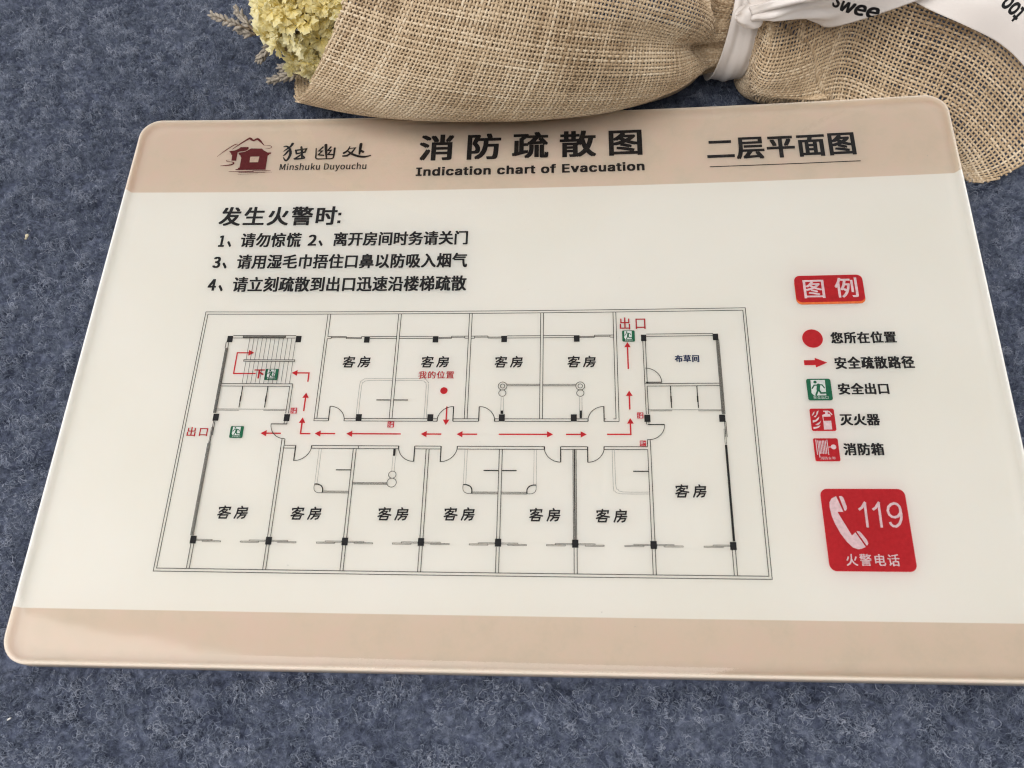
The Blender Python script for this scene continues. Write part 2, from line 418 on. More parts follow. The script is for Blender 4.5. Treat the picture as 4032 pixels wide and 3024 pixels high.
# outlines of the printed marks, sign mm
ART = {
 'house_body': [(40.22, 16.42), (42.52, 15.97), (43.8, 15.11), (44.64, 14.4), (48.85, 14.54), (49.71, 15.46), (51.27, 16.39), (52.71, 16.49), (52.68, 16.96), (52.03, 17.27), (51.94, 17.74), (51.55, 17.85), (51.7, 24.61), (40.36, 24.64), (40.3, 24.26), (41.15, 24.11), (41.23, 23.6), (41.68, 23.49), (41.6, 18.72), (41.35, 18.52), (41.06, 17.73), (40.71, 17.53), (40.3, 16.93)],
 'house_window': [(45.02, 18.44), (48.42, 18.4), (48.35, 21.07), (45.13, 21.11)],
 'tower': [(36.53, 15.59), (38.61, 15.33), (40.05, 14.43), (40.58, 13.76), (43.59, 13.71), (43.74, 14.71), (42.92, 15.5), (40.46, 15.94), (39.81, 16.25), (39.9, 20.27), (38.06, 20.18), (37.86, 17.5), (37.51, 17.3), (37.22, 16.5), (36.6, 15.98)],
 'mt1': [(32.3, 18.24), (34.69, 15.57), (38.01, 12.61), (39.24, 12.34)],
 'mt2': [(37.56, 14.72), (39.33, 12.95), (42.68, 9.98), (43.57, 9.58), (45.01, 10.61), (46.33, 9.86), (47.59, 10.84), (49.51, 13.07)],
 'cloud': [(49.79, 13.19), (51.42, 13.1), (52.4, 13.71), (51.93, 14.42), (50.23, 14.71)],
 'scurve': [(37.31, 19.86), (36.24, 20.04), (36.48, 20.56), (38.42, 20.85), (39.15, 21.44), (38.02, 22.21), (34.32, 22.65)],
 'g1': [(37.92, 25.36), (47.15, 25.45)],
 'g2': [(46.93, 25.02), (53.55, 25.05)],
 'g3': [(47.19, 25.68), (54.21, 25.76)],
 'g4': [(41.74, 25.82), (51.74, 25.92)],
 'g5': [(41.56, 26.63), (49.03, 26.51)],
 'du1': [(60.26, 12.43), (59.73, 13.62), (58.33, 14.99), (57.36, 15.96)],
 'du2': [(57.15, 13.78), (58.14, 13.59), (59.4, 14.69), (60.09, 16.99), (59.69, 19.14), (58.93, 20.42), (58.23, 19.91), (57.72, 19)],
 'du3': [(59.07, 15.79), (58.06, 17.55), (57.49, 18.01)],
 'du4': [(63.82, 14), (64.34, 16.27), (64.7, 19.1)],
 'du5': [(61.88, 15.56), (62.42, 17.22), (65.53, 16.48), (65.89, 14.91), (61.89, 15.64)],
 'du6': [(64.49, 17.45), (62.66, 19.07), (62.18, 19.69), (65.58, 19.31), (64.66, 18.04)],
 'yo1': [(73.1, 13.26), (73.56, 16.43), (74, 19.57)],
 'yo2': [(69.6, 14.86), (69.87, 17.54), (70.26, 19.7), (73.4, 19.79), (76.2, 19.69), (76.66, 18.25), (76.65, 14.83)],
 'yo3': [(72.11, 14.23), (70.76, 16.06), (72.02, 16.08), (70.82, 17.87), (72.74, 18.18)],
 'yo4': [(75.11, 14.28), (74.13, 15.92), (75.43, 15.75), (74.42, 17.82), (76.05, 17.85)],
 'ch1': [(82.33, 14.23), (81.6, 16.19), (80.36, 17.22)],
 'ch2': [(82.2, 15.1), (84.49, 14.83), (83.4, 17.01), (81.69, 18.54), (80.2, 18.63)],
 'ch3': [(81.42, 15.99), (83.48, 17.72), (86.09, 18.86), (88.61, 19.15), (90.58, 18.53)],
 'ch4': [(86.46, 13.13), (86.38, 15.5), (86.3, 17.85)],
 'ch5': [(86.59, 16.09), (87.6, 16.82)],
 'handset': [(243, 150.02), (241.6, 150.77), (240.86, 151.93), (240.72, 153.41), (240.97, 155.92), (241.65, 158.4), (242.86, 161.27), (244.32, 163.71), (245.85, 165.42), (247.34, 165.95), (248.35, 165.74), (249.49, 165.25), (247.14, 160.94), (246.03, 161.91), (242.79, 154.82), (244.52, 154.81)],
 'ear': [(243.82, 150.02), (244.61, 149.97), (245.07, 150.54), (245.66, 153.07), (245.63, 153.91), (245.22, 154.48), (244.89, 154.44)],
 'mouth': [(247.53, 160.67), (248.26, 160.62), (248.78, 161.13), (250.08, 163.06), (250.37, 164.07), (250.15, 164.68), (249.81, 164.76)],
 'n1a': [(249.04, 154.17), (250.02, 153.47), (250.97, 152.1), (251.21, 151.81)],
 'n1b': [(251, 151.89), (250.88, 159.48)],
 'n2a': [(253.04, 154.15), (254.03, 153.45), (254.98, 152.09), (255.22, 151.79)],
 'n2b': [(254.97, 151.88), (254.87, 159.46)],
 'n9a': [(259.43, 152.18), (258.49, 152.5), (257.69, 153.23), (257.32, 154.38), (257.55, 155.52), (258.23, 156.24), (259.09, 156.41), (260.02, 156.07), (260.74, 155.2), (260.99, 154.26), (260.85, 153.22), (260.28, 152.43)],
 'n9b': [(260.92, 154.16), (261.02, 155.61), (260.76, 157.06), (260.06, 158.4), (259.07, 159.12), (258.11, 158.96), (257.61, 158.41), (257.44, 157.8)],
 'door': [(239.87, 112.11), (244.28, 112.11), (244.14, 117.4), (240.4, 117.44), (239.71, 116.6)],
 'head': [(241.19, 112.86), (241.68, 112.86)],
 'arm1': [(242, 113.88), (240.81, 113.92), (240.09, 114.99)],
 'arm2': [(242.07, 113.8), (243.21, 113.81), (243.8, 114.83)],
 'torso': [(242.13, 113.89), (241.86, 115.52)],
 'leg1': [(241.98, 115.41), (242.56, 116.62), (244.48, 116.53)],
 'leg2': [(241.87, 115.47), (241.06, 117.18)],
 'bottle': [(242.05, 124.21), (242.18, 123.96), (242.69, 123.72), (244.26, 123.63), (244.53, 123.97), (244.56, 124.55), (244.52, 128.8), (242.08, 128.84), (242.14, 126.03)],
 'bband': [(242.33, 124.6), (244.57, 124.57), (244.54, 125.94), (242.29, 125.97)],
 'neck': [(243.47, 122.61), (243.41, 123.71)],
 'handle': [(242.52, 122.75), (243.39, 122.76), (244.17, 122.76)],
 'noz': [(243.47, 122.93), (244.34, 122.94), (245.07, 123.97)],
 'fl1': [(238.96, 123.98), (239.44, 123.23), (239.88, 122.74), (239.78, 123.34), (239.39, 123.94), (239.02, 124.3)],
 'fl2': [(239.43, 124.67), (240.23, 123.99), (240.55, 122.91), (241.16, 122.49), (240.7, 123.78), (240.04, 124.74)],
 'fl3': [(238.98, 125.8), (239.94, 125.59), (241.14, 124.53), (240.77, 125.49), (240.07, 126.13), (238.97, 126.59)],
 'fl4': [(239.56, 127.19), (240.59, 126.66), (241.5, 125.92), (241.07, 126.88), (240.35, 127.41)],
 'fl5': [(238.95, 128), (239.86, 127.94), (241.2, 127.41), (240.61, 128.15), (239.8, 128.47), (238.93, 128.68)],
 'hose0': [(239.17, 132.22), (239.16, 136.9)],
 'hose1': [(239.71, 132.51), (239.73, 137.77)],
 'hose2': [(240.15, 132.55), (240.1, 136.59)],
 'hose3': [(240.59, 132.56), (240.54, 136.59)],
 'hose4': [(241.06, 132.52), (240.99, 136.63)],
 'hose5': [(241.5, 132.52), (241.47, 136.63)],
 'hose6': [(241.96, 132.52), (241.94, 136.63)],
 'hose7': [(242.47, 132.27), (242.48, 136.94)],
 'reelbar': [(242.73, 134.56), (243.69, 134.52)],
 'reel': [(244.19, 134.52), (244.96, 134.53)],
 'reeld': [(243.93, 134.15), (244.6, 134.15), (243.84, 134.86), (244.51, 134.86)],
}
# ------------------------------------------------------------------ carpet
def carpet_material():
    t = NT('felt_carpet'); b = t.b
    tc = t.n('ShaderNodeTexCoord')
    n1 = t.n('ShaderNodeTexNoise', i_Scale=420.0, i_Detail=5.0, i_Roughness=0.65)
    n2 = t.n('ShaderNodeTexNoise', i_Scale=90.0, i_Detail=3.0)
    for n in (n1, n2): t.l(tc.outputs['Object'], n.inputs['Vector'])
    mx = t.n('ShaderNodeMath', operation='ADD'); t.l(n1.outputs['Fac'], mx.inputs[0])
    m2 = t.n('ShaderNodeMath', operation='MULTIPLY_ADD'); t.l(n2.outputs['Fac'], m2.inputs[0]); m2.inputs[1].default_value = .6; m2.inputs[2].default_value = -.3
    t.l(m2.outputs[0], mx.inputs[1])
    t.l(t.ramp(mx.outputs[0], [(0.3, (.030, .036, .058)), (0.5, (.078, .092, .138)), (0.72, (.165, .187, .255))]), b.inputs['Base Color'])
    b.inputs['Roughness'].default_value = 0.95; b.inputs['Specular IOR Level'].default_value = 0.1
    bp = t.n('ShaderNodeBump', i_Strength=0.8, i_Distance=0.0012); t.l(mx.outputs[0], bp.inputs['Height']); t.l(bp.outputs[0], b.inputs['Normal'])
    return t.m


cs = 0.9
cp = np.linspace(-cs, cs, 61); gx, gy = np.meshgrid(cp, cp)
CV = np.stack([gx.ravel(), gy.ravel(), np.full(gx.size, -0.0004)], 1)
ii = np.arange(60 * 60); r0 = ii // 60; c0 = ii % 60; a0 = r0 * 61 + c0
carpet = mesh_np('carpet', CV, np.stack([a0, a0 + 1, a0 + 62, a0 + 61], 1), carpet_material())
carpet['kind'] = 'structure'


def vnoise(x, y, cell, seed):
    r = np.random.default_rng(seed); T = r.random((257, 257))
    X = x / cell; Y = y / cell
    i = np.floor(X).astype(int); j = np.floor(Y).astype(int); f = X - i; g = Y - j
    f = f * f * (3 - 2 * f); g = g * g * (3 - 2 * g)
    A = lambda a, b: T[a % 257, b % 257]
    return (A(i, j) * (1 - f) + A(i + 1, j) * f) * (1 - g) + (A(i, j + 1) * (1 - f) + A(i + 1, j + 1) * f) * g


def pile():
    N = 620000; M = 7
    x = rng.uniform(-.30, .26, N); y = rng.uniform(-.150, .200, N)
    # no fibres under the sheet, except where its lifted side leaves room
    uu, vv = (x + .15) * 1000, (.1 - y) * 1000
    keep = ~((uu > -.5) & (vv > .2) & (vv < 203.2) & (uu < 301) & ((uu / 300) ** 2 * (12.666 - 8.86 * vv / 200) < 4.0))
    x, y = x[keep], y[keep]
    cl = .55 * vnoise(x, y, .0015, 1) + .45 * vnoise(x + .3, y, .0036, 2)
    d = rng.random(len(x)) < np.clip(.30 + 1.1 * (cl - .18), .2, 1)
    x, y, cl = x[d], y[d], cl[d]; N = len(x)
    sw = vnoise(x, y, .009, 5) * 6.28 * 1.5
    ang = sw + rng.normal(0, 1.1, N); kap = rng.normal(0, .75, N) + rng.choice([-.55, .55], N)
    step = np.where(rng.random(N) < .12, rng.uniform(.0005, .0009, N), rng.uniform(.00022, .00048, N))
    peak = rng.gamma(2.2, .00042, N) + .0005 * cl
    P = np.zeros((N, M, 3)); px, py = x.copy(), y.copy()
    for k in range(M):
        f = k / (M - 1)
        P[:, k, 0] = px; P[:, k, 1] = py
        P[:, k, 2] = -.0001 + peak * np.sin(np.pi * (f ** .8) * .92) + rng.normal(0, .00008, N)
        a = ang + kap * k + rng.normal(0, .15, N)
        px = px + step * np.cos(a); py = py + step * np.sin(a)
    hc = bpy.data.hair_curves.new('carpet_pile')
    hc.add_curves([M] * N)
    hc.attributes['position'].data.foreach_set('vector', P.astype(np.float32).ravel())
    ra = hc.attributes.get('radius') or hc.attributes.new('radius', 'FLOAT', 'POINT')
    rad = np.repeat(rng.uniform(.000035, .000072, N)[:, None], M, 1) * np.array([.9, 1, 1, 1, 1, .85, .5])[None]
    ra.data.foreach_set('value', rad.astype(np.float32).ravel())
    tone = np.clip(1.25 * (cl - .5) + .46 + rng.normal(0, .15, N), 0, 1)
    ta = hc.attributes.new('tone', 'FLOAT', 'CURVE'); ta.data.foreach_set('value', tone.astype(np.float32))
    t = NT('felt_fibre'); b = t.b
    at = t.n('ShaderNodeAttribute', attribute_name='tone')
    t.l(t.ramp(at.outputs['Fac'], [(0.0, (.036, .044, .068)), (0.40, (.113, .136, .187)), (0.72, (.220, .252, .325)), (1.0, (.37, .40, .48))]), b.inputs['Base Color'])
    b.inputs['Roughness'].default_value = .75; b.inputs['Specular IOR Level'].default_value = .2
    hc.materials.append(t.m)
    o = bpy.data.objects.new('carpet_pile', hc); COL.objects.link(o)
    o['kind'] = 'stuff'; o['label'] = 'curly blue grey felt fibres covering the carpet'; o['category'] = 'carpet pile'
pile()

# ------------------------------------------------------------------ the evacuation sign
sign = empty('evacuation_sign', (-.15, .1, .0005), 'glossy cream acrylic evacuation sign with tan bands lying on the blue grey carpet', 'sign')


FACE = 1.8                                    # clear acrylic above the printed white body
U0, V0, U1, V1 = 1.1, 1.66, 298.95, 202.33    # outline of the sheet
def body_material():
    t = NT('printed_body'); b = t.b
    tc = t.n('ShaderNodeTexCoord'); sp = t.n('ShaderNodeSeparateXYZ'); t.l(tc.outputs['Object'], sp.inputs[0])
    def step(edge, up):
        m = t.n('ShaderNodeMapRange'); m.inputs['From Min'].default_value = edge - .00010; m.inputs['From Max'].default_value = edge + .00010
        m.inputs['To Min'].default_value = 0 if up else 1; m.inputs['To Max'].default_value = 1 if up else 0
        t.l(sp.outputs['Y'], m.inputs['Value']); return m.outputs[0]
    mx = t.n('ShaderNodeMath', operation='MAXIMUM'); t.l(step(-.03487, True), mx.inputs[0]); t.l(step(-.18632, False), mx.inputs[1])
    n1 = t.n('ShaderNodeTexNoise', i_Scale=95.0, i_Detail=4.0, i_Roughness=.62); t.l(tc.outputs['Object'], n1.inputs['Vector'])
    n2 = t.n('ShaderNodeTexNoise', i_Scale=800.0, i_Detail=2.0); t.l(tc.outputs['Object'], n2.inputs['Vector'])
    ad = t.n('ShaderNodeMath', operation='MULTIPLY_ADD'); t.l(n2.outputs['Fac'], ad.inputs[0]); ad.inputs[1].default_value = .2; t.l(n1.outputs['Fac'], ad.inputs[2])
    tan = t.ramp(ad.outputs[0], [(0.42, (.655, .562, .458)), (0.60, (.692, .580, .475)), (0.78, (.710, .573, .480))])
    n3 = t.n('ShaderNodeTexNoise', i_Scale=22.0, i_Detail=2.0); t.l(tc.outputs['Object'], n3.inputs['Vector'])
    cream = t.ramp(n3.outputs['Fac'], [(0.35, (.825, .802, .742)), (0.65, (.842, .818, .765))])
    mix = t.n('ShaderNodeMix', data_type='RGBA'); t.l(mx.outputs[0], mix.inputs['Factor']); t.l(cream, mix.inputs['A']); t.l(tan, mix.inputs['B'])
    t.l(mix.outputs['Result'], b.inputs['Base Color'])
    b.inputs['Subsurface Weight'].default_value = .7; b.inputs['Subsurface Radius'].default_value = (1, .9, .85); b.inputs['Subsurface Scale'].default_value = .0045
    b.inputs['Roughness'].default_value = .5; b.inputs['Specular IOR Level'].default_value = .12
    return t.m


def cover_material():
    t = NT('clear_acrylic'); t.t.nodes.remove(t.b)
    fr = t.n('ShaderNodeFresnel', i_IOR=1.49)
    tr = t.n('ShaderNodeBsdfTransparent'); tr.inputs['Color'].default_value = (.985, .985, .98, 1)
    gl = t.n('ShaderNodeBsdfGlossy'); gl.inputs['Roughness'].default_value = .05
    tc = t.n('ShaderNodeTexCoord'); bn = t.n('ShaderNodeTexNoise', i_Scale=45.0, i_Detail=2.0); t.l(tc.outputs['Object'], bn.inputs['Vector'])
    bp = t.n('ShaderNodeBump', i_Strength=.05, i_Distance=.001); t.l(bn.outputs['Fac'], bp.inputs['Height']); t.l(bp.outputs[0], gl.inputs['Normal'])
    mx = t.n('ShaderNodeMixShader'); t.l(fr.outputs[0], mx.inputs[0]); t.l(tr.outputs[0], mx.inputs[1]); t.l(gl.outputs[0], mx.inputs[2]); t.l(mx.outputs[0], t.out.inputs['Surface'])
    return t.m


def ringed(prof_, nr, zc, under=True):
    """rounded-rectangle slab from (inset, height) rings, closed to its centre"""
    base0 = rrect(U0, V0, U1, V1, 8.0, 10)
    segs = [max(1, int(round(np.linalg.norm(base0[(i + 1) % len(base0)] - base0[i]) / 4.0))) for i in range(len(base0))]
    def sample(ins):
        base = rrect(U0 + ins, V0 + ins, U1 - ins, V1 - ins, 8.0 - ins, 10); P = []
        for i, k in enumerate(segs):
            a, b = base[i], base[(i + 1) % len(base)]
            for j in range(k): P.append(a + (b - a) * j / k)
        return np.array(P)
    rings = [(sample(i), z) for i, z in prof_]; inner = rings[-1][0]; c = np.array([SU / 2, SV / 2])
    for k in range(1, nr): rings.append((c + (inner - c) * (1 - k / nr), zc))
    V = [sign_xyz(P, z) for P, z in rings]; F = []; m = len(inner)
    for k in range(len(rings) - 1):
        for i in range(m):
            j = (i + 1) % m; F.append((k * m + j, k * m + i, (k + 1) * m + i, (k + 1) * m + j))
    V.append(sign_xyz(c[None], zc)); n = len(rings) * m
    for i in range(m): F.append((n - m + (i + 1) % m, n - m + i, n))
    if under:
        V.append(sign_xyz(c[None], -4.0)); nb = 10; base = n + 2; P0 = rings[0][0]; prev = list(range(m))
        for k in range(1, nb):
            V.append(sign_xyz(c + (P0 - c) * (1 - k / nb), -4.0)); cur = list(range(base + (k - 1) * m, base + k * m))
            for i in range(m):
                j = (i + 1) % m; F.append((prev[i], prev[j], cur[j], cur[i]))
            prev = cur
        for i in range(m): F.append((prev[i], prev[(i + 1) % m], n + 1))
    return np.concatenate(V), F


prof_ = [(0.3, -4.0), (0, -3.7), (0, FACE - .6)] + [(.6 * (1 - math.cos(math.radians(a))), FACE - .6 + .6 * math.sin(math.radians(a))) for a in (15, 30, 45, 60, 75, 90)]
prof_ += [(.95, FACE - .05), (1.5, FACE * .42), (2.1, 0)]
V, F = ringed(prof_, 36, 0)
mesh_np('panel', V, F, body_material(), sign, smooth=True)
V, F = ringed([(.75, FACE - .12), (.75, FACE - .02), (.85, FACE)], 36, FACE, False)
mesh_np('clear_face', V, F, cover_material(), sign, smooth=True)

A = Art(); row(A, '消防疏散图', 109.3, 9.9, 190.9, 21.5, 12.0, .40); A.done('title_text', BLACK, sign)
def words(name, key, u0, v0, u1, v1, bold, mat, parent=sign):
    """v0..v1 spans the ink's full height"""
    A = Art(); char(A, key, u0, v0, u1 - u0, v1 - v0, bold, fit=True); return A.done(name, mat, parent)
words('english_title_text', WORDS[0], 108.2, 24.45, 191.4, 28.55, .24, BLACK)
A = Art(); row(A, '二层平面图', 214.2, 15.3, 265.7, 25.1, 9.1, .34); A.done('floor_title_text', BLACK, sign)
A = Art(); A.quad(214.45, 27.75, 266.6, 28.10); A.done('title_underline', BLACK, sign)

# logo: house under a mountain, brushed characters, caption
A = Art()
for k in ('house_body', 'tower'): A.poly(ART[k])
for k, w in (('mt1', (.10, .35, .4, .15)), ('mt2', (.2, .45, .75, .95, .7, .95, .85, .2)), ('cloud', (.1, .2, .25, .25, .1)),
             ('scurve', (.1, .25, .2, .25, .6, .6, .2)), ('g1', (.2, .5, .4)), ('g2', (.25, .2)), ('g3', (.15, .12)), ('g4', (.2, .12)), ('g5', (.15, .22, .1))):
    A.stroke(ART[k], w, smooth=4)
logo = A.done('house_emblem', MAROON, sign)
A = Art(.12); A.poly(ART['house_window']); A.done('emblem_window', TANI, logo)
A = Art()
for k, w in (('du1', (.85, .6, .5, .25)), ('du2', (.35, .5, .7, .8, .7, .6, .5, .3)), ('du3', (.6, .5, .3)), ('du4', (.6, .7, .5)), ('du5', (.55,)), ('du6', (.5, .55, .6, .5, .4)),
             ('yo1', (.9, .75, .4)), ('yo2', (.35, .4, .45, .35, .4, .5, .6)), ('yo3', (.55,)), ('yo4', (.55,)), ('ch1', (.35, .5, .7)), ('ch2', (.35, .45, .6, .6, .55)),
             ('ch3', (.35, .7, .75, .65, .35)), ('ch4', (.9, .8, .5)), ('ch5', (.6, .75))):
    A.stroke(ART[k], tuple(x * 1.35 for x in w), smooth=1 if k in ('du5', 'yo3', 'yo4', 'ch2') else 3)
A.done('brushed_logo_text', BLACK, sign)
words('logo_caption_text', WORDS[1], 56.9, 21.75, 89.5, 25.75, .07, LINE)

# instructions
A = Art(); row(A, '发生火警时', 38.45, 42.0, 80.6, 49.9, 7.15, .24)
A.quad(81.35, 44.5, 82.5, 45.7); A.quad(81.35, 47.9, 82.5, 49.1); A.done('warning_heading_text', BLACK, sign)
A = Art(); char(A, '1', 39.6, 54.1, 2.1, 4.9, .24, True); char(A, '、', 42.7, 56.5, 1.6, 2.6, .14, True); row(A, '请勿惊慌', 47.7, 53.4, 69.0, 59.2, 4.75, .17)
char(A, '2', 71.85, 54.0, 3.0, 4.7, .22, True); char(A, '、', 75.6, 56.4, 1.6, 2.5, .14, True); row(A, '离开房间时务请关门', 81.0, 53.3, 128.75, 58.9, 4.75, .17); A.done('instruction_text', BLACK, sign)
A = Art(); char(A, '3', 39.0, 63.2, 2.75, 4.7, .22, True); char(A, '、', 42.5, 65.6, 1.7, 2.6, .14, True); row(A, '请用湿毛巾捂住口鼻以防吸入烟气', 47.8, 62.6, 128.7, 68.3, 4.75, .17); A.done('instruction_text', BLACK, sign)
A = Art(); char(A, '4', 38.9, 72.5, 2.9, 4.7, .22, True); char(A, '、', 42.7, 74.9, 1.7, 2.6, .14, True); row(A, '请立刻疏散到出口迅速沿楼梯疏散', 47.85, 71.9, 128.8, 77.7, 4.75, .17); A.done('instruction_text', BLACK, sign)

# ------------------------------------------------------------------ floor plan
W0 = .22
A = Art()
A.box(40.1, 85.7, 221.95, 174.87, W0); A.box(40.95, 86.6, 221.1, 173.97, W0)
# upper room row: partitions, balcony line with sliding windows
A.line(82.45, 86.6, 82.45, 126.0); A.line(83.4, 86.6, 83.4, 95.26)
A.line(83.3, 96.05, 83.3, 125.1)
for u in (106.65, 130.7, 154.6): A.line(u, 86.6, u, 125.05); A.line(u + .92, 86.6, u + .92, 125.05)
A.line(178.62, 86.6, 178.62, 125.05); A.line(179.56, 86.6, 179.56, 125.97)
def slide(x0, x1, x2, x3):                    # jog of a sliding window between x0..x3 (upper then lower sash)
    A.line(x0, 95.28, x1, 95.28); A.line(x0, 95.28, x0, 96.08); A.line(x0, 95.7, x1, 95.7); A.line(x1, 95.28, x1, 96.08)
    A.line(x1, 95.7, x2, 95.7); A.line(x1, 96.08, x2, 96.08); A.line(x2, 95.28, x2, 96.08)
A.line(83.4, 95.28, 84.6, 95.28); A.line(83.3, 96.08, 84.6, 96.08); slide(84.6, 89.7, 94.85, 0); A.line(94.85, 95.28, 95.8, 95.28)
A.line(97.7, 95.28, 106.65, 95.28); A.line(97.7, 96.08, 106.65, 96.08); A.line(107.57, 95.28, 118.8, 95.28); A.line(107.57, 96.08, 118.8, 96.08)
def slide_r(x0, x1, x2, x3):
    A.line(x0, 95.7, x1, 95.7); A.line(x0, 96.08, x1, 96.08); A.line(x1, 95.28, x1, 96.08); A.line(x1, 95.28, x2, 95.28); A.line(x1, 95.7, x2, 95.7)
    A.line(x2, 95.28, x2, 96.08); A.line(x2, 95.28, x3, 95.28); A.line(x2, 96.08, x3, 96.08)
slide_r(120.75, 125.13, 129.52, 130.7)
A.line(131.62, 95.3, 132.8, 95.3); A.line(131.62, 96.1, 132.8, 96.1); slide(132.8, 137.22, 141.7, 0)
A.line(143.5, 95.3, 154.6, 95.3); A.line(143.5, 96.1, 154.6, 96.1); A.line(155.52, 95.3, 165.6, 95.3); A.line(155.52, 96.1, 165.6, 96.1)
slide_r(167.4, 172.33, 177.42, 178.62)
# corridor's upper wall with door openings
for a, b in ((82.45, 87.1), (92.18, 95.9), (97.75, 118.9), (120.8, 122.15), (127.15, 135.3), (140.3, 141.7), (143.6, 164.5), (166.3, 169.9)):
    A.line(a, 125.08 if a > 83 else 125.08, b, 125.08); A.line(a, 125.95, b, 125.95)
A.line(174.85, 125.95, 179.56, 125.95); A.line(175.0, 125.1, 175.55, 125.1); A.line(177.8, 125.1, 178.62, 125.1)
for u in (92.18, 122.15, 140.3, 169.9): A.line(u, 125.08, u, 125.95)
def door(hu, hv, du, dv, r=5.1, a0=0, a1=90):
    pass
for hu, s in ((87.15, 1), (127.12, -1), (135.33, 1), (174.88, -1)):   # leaf stands up from the wall, swing quarter circle
    A.quad(hu - .16, 120.85, hu + .16, 125.97)
    A.arc(hu, 125.95, 5.1, -90, 0 if s > 0 else -180)
# corridor's lower wall
LW0, LW1 = 134.42, 135.37
for a, b in ((74.0, 77.55), (82.75, 110.6), (115.75, 123.75), (128.95, 156.3), (161.4, 169.45), (174.6, 188.0)):
    A.line(a, LW0, b, LW0); A.line(a, LW1, b, LW1)
for u in (82.75, 97.75, 110.6, 128.95, 156.3, 174.6): A.line(u, LW0, u, LW1)
for hu, s in ((77.75, 1), (115.6, -1), (123.9, 1), (161.25, -1), (169.6, 1)):
    A.quad(hu - .17, LW0, hu + .17, 139.62)
    A.arc(hu, LW0, 5.15, 90, 0 if s > 0 else 180)
# lower partitions down to the outer wall
for u in (73.05, 96.2, 119.25, 142.2, 188.05):
    A.line(u, LW1 if u > 80 else 132.28, u, 164.0); A.line(u + .93, LW1 if u > 80 and u < 180 else 132.28, u + .93, 164.0)
    A.line(u, 166.3, u, 173.97); A.line(u + .9, 166.3, u + .9, 173.97)
for u in (165.05, 165.42, 165.62, 166.0): A.line(u, LW1, u, 163.95, .19)
A.line(165.2, 166.2, 165.2, 173.97); A.line(166.1, 166.2, 166.1, 173.97)
A.line(50.03, 166.3, 50.03, 173.97); A.line(50.92, 166.3, 50.92, 173.97); A.line(211.25, 166.4, 211.25, 173.97); A.line(212.17, 166.4, 212.17, 173.97)
A.line(188.05, 132.25, 188.05, LW0)
# sliding doors along the lower balcony
def sash(c, dirs):
    for d in dirs:
        x0, x1 = c + d * .95, c + d * 5.85; A.box(min(x0, x1), 165.1, max(x0, x1), 165.44, .13)
        x0, x1 = c + d * 2.95, c + d * 8.5; A.box(min(x0, x1), 165.48, max(x0, x1), 165.82, .13)
for c, d in ((50.45, (1,)), (73.5, (-1, 1)), (96.65, (-1, 1)), (119.65, (-1, 1)), (142.65, (-1, 1)), (165.55, (-1, 1)), (188.6, (-1, 1)), (211.65, (-1,))): sash(c, d)
# left wing: stair hall and wash rooms
A.line(51.3, 95.1, 72.7, 95.1); A.line(51.3, 96.05, 72.7, 96.05)
for v in (95.3, 95.5, 95.7, 95.88): A.line(54.75, v, 69.0, v, .13)
A.line(54.75, 95.1, 54.75, 96.05); A.line(69.1, 95.1, 69.1, 96.05)
for i in range(11): A.line(57.1 + 1.43 * i, 96.05, 57.1 + 1.43 * i, 104.2, .14)
for i in range(12): A.line(57.15 + 1.43 * i, 104.9, 57.15 + 1.43 * i, 113.0, .14)
A.line(72.75, 97.5, 72.75, 104.2, .14); A.box(56.4, 104.27, 73.5, 104.83, .22)
A.line(50.4, 113.05, 74.0, 113.05); A.line(50.4, 113.95, 73.1, 113.95); A.line(73.98, 113.05, 73.98, 123.6); A.line(73.1, 113.95, 73.1, 123.6)
A.line(49.3, 97.5, 49.3, 99.9); A.line(50.2, 97.5, 50.2, 99.9)
for u in (49.45, 49.66, 49.87, 50.08, 50.29): A.line(u, 99.9, u, 123.55, .16)
for u in (57.55, 65.9): A.quad(u - .13, 114.0, u + .17, 117.4); A.quad(u - .25, 117.4, u + .2, 119.5); A.quad(u - .17, 119.5, u + .13, 121.6)
A.line(50.5, 122.17, 73.1, 122.17, .14); A.line(50.7, 122.58, 57.75, 122.58, .14); A.line(65.66, 122.55, 73.1, 122.55, .14)
A.line(50.05, 126.15, 50.05, 134.0); A.line(50.5, 126.15, 50.5, 131.3); A.line(49.75, 128.55, 49.75, 134.0, .13); A.line(50.25, 128.55, 50.25, 134.0, .13)
for u in (49.5, 49.72, 49.94, 50.16, 50.38): A.line(u, 134.0, u, 164.0, .15)
A.line(73.05, 126.15, 73.05, 127.3); A.line(73.97, 126.15, 73.97, 127.3); A.quad(68.8, 127.13, 74.0, 127.45); A.arc(73.97, 127.3, 5.05, 180, 100)
A.line(73.05, 132.28, 73.98, 132.28)
# right wing
A.line(189.2, 95.3, 210.7, 95.3); A.line(189.2, 96.15, 210.7, 96.15)
A.line(187.95, 97.65, 188.05, 123.7); A.line(188.8, 97.65, 188.8, 113.1); A.line(188.7, 113.95, 188.8, 123.7)
for u in (211.5, 211.73, 211.96, 212.19, 212.42): A.line(u, 97.6, u, 123.7, .16)
A.line(188.0, 113.13, 211.4, 113.13); A.line(188.7, 114.0, 211.4, 114.0)
A.quad(188.3, 112.5, 193.45, 112.85); A.arc(188.35, 112.7, 5.05, -90, 0)
for u in (196.0, 204.3): A.quad(u - .13, 114.0, u + .17, 117.5); A.quad(u - .22, 117.5, u + .25, 119.6); A.quad(u - .1, 119.6, u + .2, 121.6)
A.line(188.9, 122.22, 211.4, 122.28, .14); A.line(189.2, 122.58, 196.15, 122.58, .14); A.line(204.1, 122.62, 211.4, 122.62, .14)
